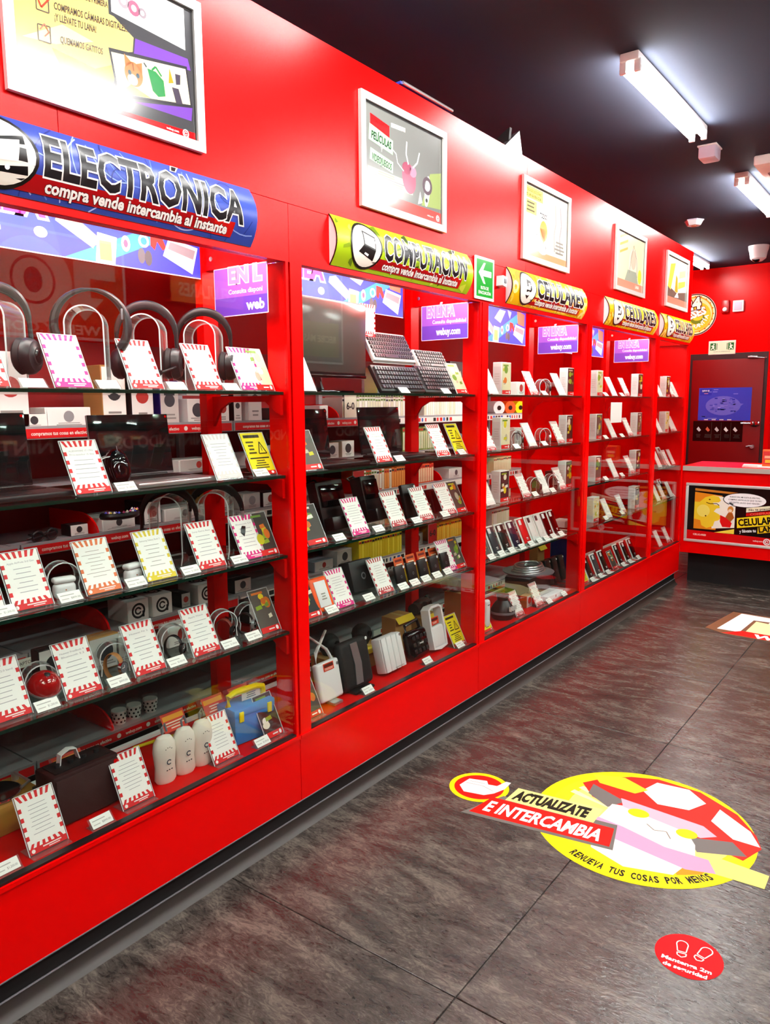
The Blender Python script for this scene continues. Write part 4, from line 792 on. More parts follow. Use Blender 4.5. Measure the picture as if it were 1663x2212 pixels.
put(make('ball1', ball_b(mat('red_dotted', '#c01208', .5, bump=.6, bscale=500), BLACK)), 'speaker', 'red and black ball speaker', 557, 1, -.14, -.5)

# ---- shelf 3, electronics
def pods_b(m):
    def f():
        r = root('earbud_case'); part('case_body', MB().rbox((0, 0, .022), (.058, .03, .042), .013, 4), m, r); part('lid', MB().rbox((0, 0, .05), (.058, .03, .016), .0075, 3), m, r); part('hinge', MB().rbox((0, .0155, .042), (.02, .002, .006), .001), SILVER, r); part('lamp', MB().cyl((0, -.015, .025), (0, -.0162, .025), .0018, n=8), mat('amber_led', '#c86a3a', .4), r); return r
    return f
put(make('pods', pods_b(WHITE)), 'earbuds', 'white earbud case with loop stand', 140, 2, -.1, -.2); put(make('loop', loop_stand_b), 'stand', 'clear curved loop stand', 135, 2, -.13, -.2, group='clear loop stands')
put(make('pods', pods_b(WHITE)), 'earbuds', 'white round earbud case by logo box', 288, 2, -.1, .2, .0)
headset(370, 2, 3, 'black padded headphones with label', -.9, -.23); headset(470, 2, 1, 'black headphones with silver yokes', -.9, -.19)
for u, s, k, t in ((75, 'red', 7, ['Apple AirPods 3rd Gen']), (228, 'orange', 8, None), (352, 'yellow', 9, ['Samsung Galaxy Buds 2']), (462, 'red', 10, ['Sony Extra Bass']), (552, 'pink', 11, ['Bluetooth 5.0'])): card(u, 2, s, k, title=t)
card(619, 2, 'comic', 2, w=.075)
card(-30, 2, 'red', 2)
for u, k in ((13, 0), (158, 1), (300, 2), (418, 0), (523, 1)): tag_at(u, 2, k)

# ---- shelf 4, electronics
def watch_b(strap, face, rim):
    def f():
        r = root('wrist_watch'); n = 24; R = .034
        pts = [(R*.82*math.cos(a), 0, .04+R*1.1*math.sin(a)) for a in [2*PI*k/n for k in range(n)]]
        part('strap', MB().tube(pts, .0022, 8, closed=True, up=(0, 1, 0), flat=4.2), strap, r); M = T(0, -.0, .04, 0, PI/2) @ T(0, 0, 0)
        Mf = T(R*.84, 0, .04, 0, 0, PI/2)
        part('case', MB().cyl((0, 0, -.004), (0, 0, .006), .0165, n=20, M=Mf), rim, r); part('dial', MB().cyl((0, 0, .0061), (0, 0, .0068), .0145, n=20, M=Mf), face, r); part('crown', MB().cyl((0, .016, 0), (0, .02, 0), .0025, n=8, M=Mf), rim, r); part('hands', MB().box(-.0006, -.01, .0069, .0006, 0, .0073, M=Mf).box(-.007, -.0006, .0069, 0, .0006, .0073, M=Mf), WHITE, r); return r
    return f
TAN = mat('tan_leather', '#a06a34', .55); BROWN = mat('red_brown_leather', '#6e2414', .55)
put(make('w1', watch_b(TAN, mat('grey_dial', '#5f666b', .2), CHROME)), 'watch', 'wrist watch with tan leather strap', 247, 3, -.1, -1.2, group='watches'); put(make('w2', watch_b(BLACK, BLKGL, BLACK)), 'watch', 'black fitness band', 376, 3, -.1, -1.1, group='watches')
put(make('w3', watch_b(BROWN, BLKGL, BLACK)), 'watch', 'smart watch with red-brown strap', 485, 3, -.11, -1.1, group='watches'); put(make('w4', watch_b(BLACK, BLKGL, SILVER)), 'watch', 'smart watch with white-edged black strap', 530, 3, -.11, -1.0, group='watches')
for u in (250, 378, 487, 540): put(make('loop', loop_stand_b), 'stand', 'clear curved loop stand', u-4, 3, -.155, -.3, group='clear loop stands')
def box_art(k, w, h):
    A = Art(); rnd = random.Random(k); c = rnd.choice(['#efeeea', '#dcdad4', '#f4f2ec', '#c9c7c2']); A.rect(-w/2, 0, w/2, h, c); A.ell(0, h*.55, min(w, h)*.3, min(w, h)*.3, rnd.choice(['#2b2b2e', '#8a8a8e', '#b03028', '#3a3d44']), 2, 18); A.bars(-w*.4, w*.4, h*.08, h*.25, 2, '#8a8884', 2, rnd); return A
def carton_b(k, w, d, h, m, art=None):
    def f():
        r = root('product_box'); part('carton', MB().rbox((0, d/2, h/2), (w, d, h), .002, 1), m, r); part('front_print', art(w*.94, h*.94) if art else box_art(k, w*.94, h*.94), PRINT, r, T(0, -.0006, h*.03)); part('flap_seam', MB().box(-w/2+.004, d*.49, h, w/2-.004, d*.51, h+.0006), GREY, r); return r
    return f
def box(u, sh, k, w, d, h, m, phrase, x=-.2, yaw=0, art=None, dz=0): return put(carton_b(k, w, d, h, m, art)(), 'box', phrase, u, sh, x, yaw, dz)
def gbox(u, lv, k, w, d, h, m, phrase, x=-.72, yaw=0, art=None, dz=0): return gput(carton_b(k, w, d, h, m, art)(), 'box', phrase, u, lv, x, yaw, dz)
box(228, 3, 11, .1, .05, .1, KRAFT, 'brown watch box', -.2); box(283, 3, 12, .1, .05, .085, WHITE, 'dotted white watch box', -.2); box(395, 3, 13, .11, .05, .07, WHITE, 'speckled white band box', -.2); box(560, 3, 14, .1, .05, .08, BLACK, 'black and white watch box', -.2)
put(make('dome1', dome_b(mat('glossy_red', '#a00a0c', .12, coat=.5), .085)), 'speaker', 'glossy red dome speaker', 98, 3, -.1); put(make('loop', loop_stand_b), 'stand', 'clear curved loop stand', 88, 3, -.15, -.2, group='clear loop stands')
box(120, 3, 15, .09, .04, .1, DKGREY, 'dark grey speaker box', -.22)
for u, k, t in ((28, 12, ['Beats Flex 2.0 band']), (185, 13, ['Huawei FreeBuds 4', 'Bluetooth 5.2']), (328, 14, ['Huawei Fit 2']), (450, 15, ['Apple Watch'])): card(u, 3, 'red', k, title=t)
card(612, 3, 'comic', 3, w=.085)
for u, k in ((108, 0), (262, 1), (388, 2), (502, 0), (553, 1)): tag_at(u, 3, k)

# ---- bottom deck, electronics
def turntable_b():
    r = root('turntable'); part('plinth', MB().rbox((0, .07, .04), (.24, .16, .08), .006), WOOD, r); part('platter', MB().cyl((.02, .07, .08), (.02, .07, .092), .062, n=28), BLKGL, r); part('platter_rim', MB().lathe([(.062, .081), (.066, .083), (.066, .09), (.062, .091)], 28, M=T(.02, .07, 0)), CHROME, r); part('tone_arm', MB().tube([(.1, .12, .1), (.1, .04, .1), (.07, .03, .095)], .004, 6).cyl((.1, .12, .08), (.1, .12, .1), .01, n=10), SILVER, r); part('knob', MB().cyl((.1, .01, .08), (.1, .01, .09), .008, n=10), BLACK, r); return r
put(turntable_b(), 'turntable', 'honey-wood turntable with black platter', 8, 4, -.22)
def cabinet_speaker_b():
    r = root('cabinet_speaker'); part('cabinet', MB().rbox((0, .05, .075), (.2, .1, .148), .008), MAROON, r); part('front_cloth', MB().rbox((0, -.002, .072), (.188, .006, .132), .003), mat('speaker_cloth', '#34100f', .8, bump=.4, bscale=900), r); part('top_panel', MB().rbox((0, .05, .15), (.17, .07, .004), .001), BLACK, r)
    for k in range(4): part('knob', MB().cyl((-.06+.04*k, .05, .152), (-.06+.04*k, .05, .161), .008, n=10), DKGREY, r)
    part('strap', MB().strip([(-.05, .15), (-.045, .18), (-.02, .19), (.0, .185), (.01, .15)], .02, .003, M=T(0, .06, 0)), WHITE, r); part('round_seal', MB().cyl((.085, -.0055, .13), (.085, -.0065, .13), .006, n=10), RED, r); return r
put(cabinet_speaker_b(), 'speaker', 'dark maroon cabinet speaker with top knobs', 195, 4, -.12)
def monitor_unit_b():
    r = root('baby_monitor'); prof = [(.028, 0), (.034, .01), (.031, .05), (.034, .08), (.036, .1), (.033, .125), (.022, .143), (.001, .15)]
    part('body', MB().lathe(prof, 22, M=Matrix.Diagonal((1.05, .7, 1, 1))), mat('ivory_plastic', '#f2e9da', .4), r); part('logo_mark', Art().ring(0, 0, .005, .0085, '#3a4450', 1, 14, .5, 5.6), PRINT, r, T(.0, -.0255, .07)); part('buttons', Art().ell(-.008, 0, .003, .002, '#333', 1, 8) if False else Art().ell(-.008, 0, .003, .002, '#333333', 1, 8).ell(0, .001, .003, .002, '#333333', 1, 8).ell(.008, .002, .003, .002, '#333333', 1, 8), PRINT, r, T(0, -.0255, .045))
    part('speaker_dots', Art().ell(-.01, 0, .0018, .0018, '#55504a', 1, 6).ell(-.003, .004, .0018, .0018, '#55504a', 1, 6).ell(.004, .004, .0018, .0018, '#55504a', 1, 6).ell(.01, 0, .0018, .0018, '#55504a', 1, 6), PRINT, r, T(0, -.0262, .112)); part('antenna_loop', MB().tube([(.006, .012, .13), (.002, .014, .165), (.014, .016, .175), (.02, .014, .15)], .0035, 6), GREY, r); return r
for u, x in ((358, -.11), (400, -.11), (438, -.11)): put(make('bm', monitor_unit_b), 'baby monitor', 'ivory rounded baby monitor', u, 4, x, -.1, group='baby monitors')
def lunchbox_b():
    r = root('tool_case'); part('shell', MB().rbox((0, .05, .062), (.17, .1, .122), .008), BLUEP, r); part('lid', MB().rbox((0, .05, .112), (.174, .104, .03), .006), mat('blue_lid', '#4a9be4', .4), r); part('handle', MB().tube([(-.075, .05, .125), (-.072, .05, .16), (-.045, .05, .168), (.045, .05, .168), (.072, .05, .16), (.075, .05, .125)], .011, 8), YELP, r)
    for s in (-1, 1): part('latch', MB().rbox((s*.06, -.004, .1), (.018, .006, .035), .002), YELP, r)
    part('label_print', Art().rect(-.04, 0, .04, .03, '#e8e4da').bars(-.036, .036, .004, .026, 3, '#6a7a8a', 2), PRINT, r, T(.02, .047, .13)); return r
put(lunchbox_b(), 'tool case', 'blue tool case with yellow handle', 553, 4, -.1, -.1)
for u, k in ((108, 16), (302, 17), (492, 18)): card(u, 4, 'red', k)
card(624, 4, 'comic', 4, w=.08)
for u, k in ((20, 0), (225, 1), (572, 2)): tag_at(u, 4, k, -.038)
for n, u in enumerate((160, 385, 470, 525)):
    A = Art(); A.rect(-.045, 0, .045, .06, '#d83a1c'); A.rect(-.04, .036, .04, .052, '#f0a01c', 2); A.bars(-.038, .038, .006, .032, 3, '#f8d8c0', 2)
    r = root('hang_card'); part('card', A, PRINT, r, T(0, 0, .1) @ LEAN); part('easel', MB().box(-.03, .001, .003, .03, .003, .15, M=LEAN), ACRYL, r)
    put(r, 'card', 'small red and orange terms card', u, 4, -.2, group='terms cards behind the goods')
cb = MB().tube([(-.3, 1.70, .366), (-.27, 1.76, .37), (-.22, 1.8, .366), (-.19, 1.75, .372), (-.24, 1.70, .366), (-.3, 1.73, .375), (-.32, 1.79, .366), (-.25, 1.81, .366), (-.33, 1.62, .366), (-.36, 1.5, .366), (-.375, 1.42, .366)], .0055, 8)
o = part('yellow_cable', cb, YELP); tag(o, 'coiled yellow cable lying behind the blue tool case', 'cable')

# ================================================================== banners inside the cases
def banner_art(w, h):
    A = Art(); A.rect(0, 0, w, h, '#2a3fd0'); A.poly([(0, 0), (w*.45, 0), (w*.35, h), (0, h)], '#5a35b4', 1.3); A.poly([(w*.5, 0), (w*.62, 0), (w*.95, h*.75), (w*.9, h*.9)], '#2f8be8', 1.4); A.poly([(w*.3, 0), (w*.5, 0), (w*.45, h), (w*.33, h)], '#3348c8', 1.35)
    A.text('EN LÍNEA', .04, h*.52, h*.36, '#ee3ad8', 3.5, w=w*.42, bold=.05, outline='#ffe6fb', ow=.07); A.text('Consulta en línea en', .03, h*.24, h*.12, '#ffffff', 3, w=w*.3, bold=.02)
    A.ell(w*.44, h*.3, .02, .015, '#f4f0ee', 2.5, 18); A.poly([(w*.49, h*.62), (w*.53, h*.66), (w*.63, h*.34), (w*.6, h*.22), (w*.5, h*.5)], '#8d8a88', 2.5); A.poly([(w*.49, h*.6), (w*.6, h*.25), (w*.6, h*.2), (w*.485, h*.5)], '#c9c4c0', 2.6)
    A.poly([(w*.62, h*.66), (w*.68, h*.92), (w*.75, h*.9), (w*.69, h*.55)], '#c7b8cc', 2.5); A.poly([(w*.615, h*.45), (w*.68, h*.42), (w*.67, 0), (w*.605, 0)], '#f4ecd0', 2.6); A.rect(w*.62, h*.06, w*.66, h*.34, '#e0c060', 2.8); A.ell(w*.71, h*.36, .016, .024, '#f0dfe4', 2.7, 16); A.ell(w*.71, h*.36, .008, .012, '#c04a70', 2.9, 12)
    A.ring(w*.775, h*.45, .012, .02, '#f2eeee', 2.7, 16); A.ell(w*.765, h*.22, .014, .024, '#55555a', 2.9, 14); A.ell(w*.79, h*.2, .014, .024, '#444448', 3, 14); A.poly([(w*.8, h*.62), (w*.84, h*.6), (w*.86, h*.4), (w*.845, h*.36), (w*.825, h*.48), (w*.815, h*.34), (w*.8, h*.4)], '#e8281c', 2.8); A.poly([(w*.77, h*.95), (w*.82, h*.9), (w*.8, h*.7), (w*.785, h*.8)], '#9a9aa0', 2.8)
    A.poly([(w*.885, h*.98), (w*.985, h*.9), (w*.98, h*.55), (w*.9, h*.6)], '#b9745a', 3); A.poly([(w*.87, h*.58), (w*.985, h*.5), (w*.96, h*.06), (w*.845, h*.28)], '#f0eaf0', 3.2); A.poly([(w*.875, h*.52), (w*.975, h*.45), (w*.965, h*.3), (w*.865, h*.4)], '#8d8890', 3.5); A.rect(0, 0, w, .003, '#e8d8f4', 3.6); return A
bw = 1.02
for k, (yr, zb, nm) in enumerate(((1.771, 1.926, 'electronics'), (2.955, 1.898, 'computing'), (4.222, 1.842, 'nearest phone'), (5.49, 1.83, 'middle phone'))):
    plain('hanging_banner', f'blue and purple EN LÍNEA banner across the back of the {nm} case', 'banner', T(-.352, yr-bw, zb, FACE), ('sheet', MB().box(0, 0, 0, bw, .0015, .2), PAPER), ('print', banner_art(bw, .2), PRINT), group='blue banners at the back of the cases').children[1].location.y = -.0003
def side_art(w, h, full):
    A = Art()
    if not full:
        A.rect(0, 0, w, h, '#a05ad0'); A.rect(0, 0, w, h*.38, '#6a3cba', 1.4); A.text('EN L', w*.28, h*.68, h*.32, '#f08ad8', 3, w=w*.62, bold=.05, outline='#fff0fb', ow=.05); A.text('Consulta disponi', w*.27, h*.45, h*.1, '#fbeefc', 3, w=w*.64, bold=.02); A.text('web', w*.6, h*.1, h*.21, '#ffffff', 3, w=w*.34, bold=.04); A.line([(0, 0), (w, 0), (w, h), (0, h), (0, 0)], .003, '#f0dcf8', 3.5); return A
    A.rect(0, 0, w, h, '#a05ad0'); A.rect(0, 0, w, h*.42, '#6a3cba', 1.4); A.text('EN LÍNEA', .06 if not full else .03, h*.68, h*.3, '#f08ad8', 3, w=w*.95 if not full else w*.6, bold=.05, outline='#fff0fb', ow=.06); A.text('Consulta disponibilidad', .06, h*.47, h*.11, '#fbeefc', 3, w=w*.72, bold=.02); A.text('webuy.com', w*.32, h*.14, h*.2, '#ffffff', 3, w=w*.52, bold=.04)
    keep = [i for i, f in enumerate(A.f) if all(A.v[q][0] <= w for q in f)]; A.f = [A.f[i] for i in keep]; A.c = [A.c[i] for i in keep]; A.m = [0]*len(A.f)
    A.line([(0, 0), (w, 0), (w, h), (0, h), (0, 0)], .003, '#f0dcf8', 3.5); return A
for k, (yd, nm) in enumerate(zip(DIV[1:5], ('electronics', 'computing', 'nearest phone', 'middle phone'))):
    plain('divider_banner', f'purple webuy banner hanging on the right-hand divider of the {nm} case', 'banner', T(-.288, yd-.06, 1.795), ('sheet', MB().box(0, 0, 0, .25, .0015, .155), PAPER), ('print', side_art(.25, .155, k > 0), PRINT), group='purple divider banners').children[1].location.y = -.0003
# taped paper in the middle phone case
A = Art(); A.rect(-.1, 0, .1, .13, '#f4f4f6'); A.bars(-.08, .08, .02, .11, 5, '#a9a9b8', 2); A.rect(-.09, .01, .085, .014, '#8a8aa0', 2)
plain('notice_paper', 'white paper notice taped inside the middle phone case glass', 'notice', T(-.0155, y_at(1330, -.016, 1.4), 1.375, FACE), ('sheet', MB().box(-.1, -.0008, 0, .1, .0008, .13), PAPER), ('print', A, PRINT)).children[1].location.y = -.001

# ================================================================== COMPUTING CASE
def monitor_b():
    r = root('computer_monitor'); w, h = .49, .3; M = T(0, 0, .062) @ Matrix.Rotation(.02, 4, 'X')
    part('bezel', MB().rbox((0, .012, h/2), (w, .03, h), .006, M=M), BLACK, r); part('screen', MB().rbox((0, -.0035, h/2+.006), (w-.016, .002, h-.03), .0008, M=M), MONSCR, r); part('brand_mark', Art().rect(-.02, 0, .02, .006, '#d8d8d8'), PRINT, r, M @ T(0, -.0045, .004)); part('chin', MB().rbox((0, -.002, .006), (w, .006, .012), .002, M=M), BLKGL, r)
    part('neck', MB().tube([(0, .05, .16), (0, .055, .08), (.0, .03, .012)], .016, 8, flat=.6), BLACK, r); part('stand_foot', MB().rbox((0, .01, .006), (.2, .14, .012), .005), BLKGL, r); return r
put(monitor_b(), 'monitor', 'large black computer monitor', 706, 0, -.23)
tc = root('price_card'); part('card', burst(Art(), .1, .13, '#dc0f16', '#a8a4a4', None, 30), PRINT, tc, T(-.05, -.0012, 0)); part('backing', MB().box(-.05, -.001, 0, .05, .0, .13), PAPER, tc); put(tc, 'price card', 'price card stuck to monitor corner', 795, 0, -.2255, 0, .235)
def keyboard_b(w, cols, rows, body, keym, d=.13):
    def f():
        r = root('keyboard'); M = Matrix.Rotation(1.05, 4, 'X')
        part('body', MB().rbox((0, d/2, .009), (w, d, .018), .004, M=M), body, r); k = part('keys', keys(cols, rows, w*.94, d*.86, .3, .008, M @ T(0, d*.07, .018)), keym, r); k['kind'] = 'stuff'
        part('front_lip', MB().rbox((0, .002, .006), (w*.98, .006, .01), .002, M=M), body, r); return r
    return f
def easel_b(w, h):
    r = root('acrylic_easel'); part('shelf_plate', MB().box(-w/2, -.01, h-.003, w/2, .06, h), ACRYL, r); part('front_plate', MB().box(-w/2, .05, 0, w/2, .053, h-.003), ACRYL, r); part('edge', MB().box(-w/2, -.0115, h-.003, w/2, -.01, h), ACEDGE, r); return r
WK = mat('white_keyboard_body', '#d9d7d4', .4); KEYG = mat('dark_key', '#35353a', .3)
put(easel_b(.32, .135), 'stand', 'clear riser under the white keyboard', 850, 0, -.25); put(keyboard_b(.31, 17, 6, WK, KEYG, .145)(), 'keyboard', 'white keyboard with black keys', 850, 0, -.245, 0, .135)
put(easel_b(.25, .115), 'stand', 'clear riser under the small keyboard', 934, 0, -.27); put(keyboard_b(.25, 12, 5, WK, mat('grey_keys', '#3a383a', .4), .1)(), 'keyboard', 'small red-lit keyboard', 934, 0, -.265, 0, .115)
put(keyboard_b(.31, 16, 5, BLACK, KEYG, .12)(), 'keyboard', 'long black keyboard, left one', 868, 0, -.07); put(keyboard_b(.36, 18, 6, BLACK, KEYG, .135)(), 'keyboard', 'long black keyboard, right one', 962, 0, -.12)
box(842, 0, 40, .2, .07, .12, YELCARD, 'orange-yellow goods box', -.32); box(915, 0, 41, .12, .03, .1, PAPER, 'white picture box', -.34)
def dog_art(w, h): A = Art(); A.rect(-w/2, 0, w/2, h, '#3a2c28'); A.poly([(-w*.3, 0), (-w*.2, h*.5), (0, h*.6), (w*.1, h*.75), (w*.2, h*.55), (w*.4, h*.4), (w*.3, 0)], '#e3c9a4', 2); A.ell(w*.1, h*.45, .006, .006, '#2a1a14', 3, 8); return A
box(990, 0, 42, .16, .05, .17, BLACK, 'dark box with cream dog picture', -.3, 0, dog_art)
card(667, 0, 'white', 31, w=.08, h=.13); card(1020, 0, 'comic', 5, w=.09); tag_at(878, 0, 0, -.032); tag_at(968, 0, 1, -.032); 
# shelf 2
put(make('lap3', laptop_b(.3, .205, .2, BLACK, BLACK)), 'laptop', 'black laptop beside the post', 662, 1, -.285); put(make('lap4', laptop_b(.3, .205, .205, BLACK, BLACK)), 'laptop', 'black laptop with red-tinted deck', 828, 1, -.285)
card(678, 1, 'comic', 6); card(833, 1, 'red', 32, title=['Laptop HP', '14 pulgadas']); card(960, 1, 'red', 33); card(1018, 1, 'warn'); tag_at(868, 1, 0); tag_at(1002, 1, 1)
def drive_wheel_b(): r = root('joypad_wheel'); M = T(0, 0, .05, 0, 1.2); part('rim', MB().lathe([(.036, -.006), (.046, -.004), (.046, .008), (.036, .01)], 22, M=M), GREY, r); part('hub', MB().cyl((0, 0, -.004), (0, 0, .01), .02, n=16, M=M), BLACK, r); part('spoke', MB().box(-.04, -.005, -.002, .04, .005, .006, M=M), DKGREY, r); part('foot', MB().rbox((0, .01, .008), (.05, .05, .016), .004), BLACK, r); return r
put(drive_wheel_b(), 'controller', 'grey round wheel controller', 990, 1, -.14, -.4)
# shelf 3
def tower_b(w, d, h, m, step=True):
    def f():
        r = root('desktop_device'); M = T(0, 0, d*.258) @ Matrix.Rotation(-.26, 4, 'X')
        part('body', MB().rbox((0, d/2, h/2+.004), (w, d, h), .006, M=M), m, r)
        if step:
            part('front_panel', MB().rbox((0, -.004, h*.72), (w*.84, .012, h*.42), .004, M=M), BLKGL, r); part('foot_tray', MB().rbox((0, -.02, h*.16), (w*.92, .05, h*.26), .006, M=M), BLACK, r); part('cable', MB().tube([(-w*.3, d, h*.9), (-w*.35, d+.02, h*1.05), (-w*.1, d+.01, h*1.08), (0, d, h)], .004, 6, M=M), BLACK, r)
        else: part('logo_mark', Art().ring(0, 0, w*.06, w*.1, '#6a6a6e', 1, 14), PRINT, r, M @ T(0, -.0008, h*.5)); part('seal', MB().cyl((w*.4, -.0005, h*.93), (w*.4, -.0015, h*.93), .006, n=10, M=M), WHITE, r)
        part('stand_plate', MB().box(-w/2, -.03, 0, w/2, d*.8, .003), ACRYL, r); return r
    return f
put(tower_b(.16, .05, .2, BLACK)(), 'device', 'large black docking tower', 733, 2, -.14); put(tower_b(.105, .06, .195, BLACK)(), 'device', 'slim black docking tower', 815, 2, -.15); put(tower_b(.105, .02, .15, mat('brown_black', '#1c1211', .4), False)(), 'device', 'dark brown upright drive', 897, 2, -.12); put(tower_b(.1, .02, .105, mat('maroon_drive', '#21080a', .4), False)(), 'device', 'small dark maroon drive', 954, 2, -.12)
for u, k in ((782, 34), (864, 35), (924, 36), (975, 37)): card(u, 2, 'dusk' if k > 34 else 'pink', k)
card(688, 2, 'comic', 7); card(1010, 2, 'comic', 8, w=.08)
for u, k in ((738, 0), (823, 1), (905, 2), (966, 0)): tag_at(u, 2, k)
# shelf 4
def case_drive_b(): r = root('rugged_drive'); M = T(0, 0, .011) @ Matrix.Rotation(-.4, 4, 'X'); part('bumper', MB().rbox((0, .012, .065), (.1, .024, .13), .01, 3, M=M), ORANGE, r); part('face', MB().rbox((0, -.001, .065), (.062, .004, .098), .003, M=M), WHITE, r); part('label_print', Art().bars(-.02, .02, .01, .04, 3, '#9a968c'), PRINT, r, M @ T(0, -.0035, .03)); return r
put(case_drive_b(), 'drive', 'white drive in orange rubber bumper', 708, 3, -.06)
put(tower_b(.15, .06, .125, mat('charcoal_box', '#1f2122', .5), False)(), 'device', 'charcoal square network box', 792, 3, -.12)
for k, u in enumerate((872, 897, 921, 945, 968)):
    put(make('sd', tower_b(.066, .014, .088, mat('portable_black', '#131315', .4), False)), 'drive', 'small black portable drive', u, 3, -.06, group='portable drives'); tag_at(u+4, 3, k % 3, -.036)
    def tc():
        A = Art(); A.rect(-.034, 0, .034, .115, '#f2c81c'); A.rect(-.034, .06, .034, .115, '#e05a1c', 1.5); A.bars(-.028, .028, .066, .09, 2, '#f6d8b8', 2); A.rect(-.025, .096, .025, .106, '#7a1a08', 2); r = root('terms_card'); part('card', A, PRINT, r, Matrix.Rotation(-.3, 4, 'X')); part('backing', MB().box(-.034, .0005, .0015, .034, .002, .115, M=Matrix.Rotation(-.3, 4, 'X')), ACRYL, r); return r
    put(make('tc', tc), 'card', 'orange and yellow terms card', u, 3, -.105, group='terms cards behind the drives')
for u, s, k in ((748, 'pink', 38), (836, 'dusk', 39), (977, 'pink', 40)): card(u, 3, s, k)
card(678, 3, 'comic', 9, w=.09); card(1006, 3, 'comic', 10, w=.08); tag_at(802, 3, 1); tag_at(722, 3, 2)
# deck
def modem_band_b():
    r = root('broadband_modem'); M = T(0, 0, 0.0115) @ Matrix.Rotation(-.22, 4, 'X'); part('shell', MB().rbox((0, .025, .1), (.185, .05, .195), .022, 4, M=M), BLACKM, r)
    v = [(x, -.0015-.004*math.cos((z-.1)/.11), z) for z in [.018+.164*q/8 for q in range(9)] for x in (-.002-.02*math.cos((z-.1)/.12)*.0-.026, .022)]
    part('silver_band', MB().prism([(-.03, .02), (.012, .02), (.022, .1), (.012, .185), (-.03, .185), (-.02, .1)], -.0045, .002, M=M), SILVER, r); part('seal', MB().cyl((.075, -.001, .185), (.075, -.003, .185), .007, n=10, M=M), WHITE, r); part('foot', MB().rbox((0, .02, .006), (.12, .08, .012), .004), BLACK, r); return r
def modem_white_b():
    r = root('ribbed_modem'); M = T(0, 0, 0.0135) @ Matrix.Rotation(-.25, 4, 'X'); part('shell', MB().rbox((0, .025, .078), (.15, .05, .15), .008, M=M), WHITE, r)
    for k in range(4): part('front_rib', MB().rbox((-.054+.036*k, -.001, .078), (.032, .01, .146), .004, M=M), WHITE, r)
    part('logo_print', Art().rect(-.03, 0, .03, .004, '#b8b4ac'), PRINT, r, M @ T(.02, -.0065, .012)); part('seal', MB().cyl((.06, -.006, .142), (.06, -.0075, .142), .006, n=10, M=M), SILVER, r); return r
def router_ant_b():
    r = root('antenna_router'); M = T(0, 0, 0.004) @ Matrix.Rotation(-.2, 4, 'X'); part('shell', MB().rbox((0, .015, .085), (.13, .03, .15), .01, 3, M=M), WHITE, r)
    for s in (-1, 1): part('antenna', MB().tube([(s*.05, .02, .15), (s*.03, .025, .2), (s*-.05, .03, .27)], [.008, .009, .006], 8, flat=.6, M=M), WHITE, r)
    part('label_print', Art().rect(-.03, 0, .03, .03, '#e0401c').rect(-.026, .014, .026, .026, '#601004', 2).bars(-.026, .026, .003, .012, 2, '#f8e0d0', 2), PRINT, r, M @ T(0, -.001, .125)); part('seal', MB().cyl((.052, 0, .14), (.052, -.0015, .14), .006, n=10, M=M), SILVER, r); part('foot', MB().rbox((0, .0, .006), (.05, .05, .012), .003), SILVER, r); return r
def handle_router_b():
    r = root('handle_router'); M = T(0, 0, 0.01) @ Matrix.Rotation(-.25, 4, 'X'); part('shell', MB().rbox((0, .025, .07), (.15, .05, .13), .03, 4, M=M), BLKGL, r); part('handle', MB().tube([(-.055, .03, .125), (-.052, .03, .16), (.045, .03, .17), (.055, .03, .13)], .008, 8, M=M), BLACK, r)
    pat = MB()
    for i in range(4):
        for j in range(3): pat.rbox((-.045+.03*i, -.002, .04+.03*j), (.018, .006, .018), .002, 1, M=M)
    part('quilted_front', pat, DKGREY, r); part('logo_print', Art().rect(-.015, 0, .015, .006, '#c8c8c8'), PRINT, r, M @ T(0, -.0065, .068)); return r
def ring_router_b():
    r = root('ring_router'); M = T(0, 0, 0.012) @ Matrix.Rotation(-.2, 4, 'X'); part('frame', MB().strip([(-.052, .01), (-.055, .1), (-.05, .19), (-.03, .2), (.03, .2), (.05, .19), (.055, .1), (.052, .01), (.0, .004)], .045, .012, M=M @ T(0, .02, 0), closed=True), WHITE, r); part('body', MB().rbox((0, .02, .06), (.1, .04, .1), .012, 3, M=M), WHITE, r); part('terms_label', Art().rect(-.035, 0, .035, .035, '#e0401c').bars(-.03, .03, .004, .014, 2, '#f8e0d0', 2).rect(-.028, .018, .028, .03, '#601004', 2), PRINT, r, M @ T(-.005, .01, .115)); return r
put(router_ant_b(), 'router', 'white router with crossed antennas', 722, 4, -.09); put(modem_band_b(), 'modem', 'black modem with silver band', 782, 4, -.085); put(modem_white_b(), 'modem', 'white ribbed modem', 857, 4, -.085); put(handle_router_b(), 'router', 'black quilted router with handle', 915, 4, -.085); put(ring_router_b(), 'router', 'white ring-shaped router', 953, 4, -.09)
card(680, 4, 'comic', 11, w=.09); card(1013, 4, 'warn'); tag_at(800, 4, 0, -.036); tag_at(928, 4, 1, -.036); tag_at(998, 4, 2, -.036)
def open_carton_b(w, d, h):
    r = root('cardboard_box'); part('carton', MB().rbox((0, 0, h/2), (w, d, h), .002, 1), KRAFT, r); part('flap', MB().box(-w/2, -.001, h-.03, -w/2+.003, .001, h+.02) if False else MB().add([(-w/2, -d/2, h), (w/2, -d/2, h), (w/2, -d/2-.02, h-.025), (-w/2, -d/2-.02, h-.025)], [(0, 1, 2, 3)]).add([(-w/2, -d/2, h+.0015), (w/2, -d/2, h+.0015), (w/2, -d/2-.021, h-.0235), (-w/2, -d/2-.021, h-.0235)], [(3, 2, 1, 0)]), YELCARD, r); part('tape', MB().box(-.012, -d/2, h, .012, d/2, h+.0006), mat('parcel_tape', '#c9a662', .3), r); return r
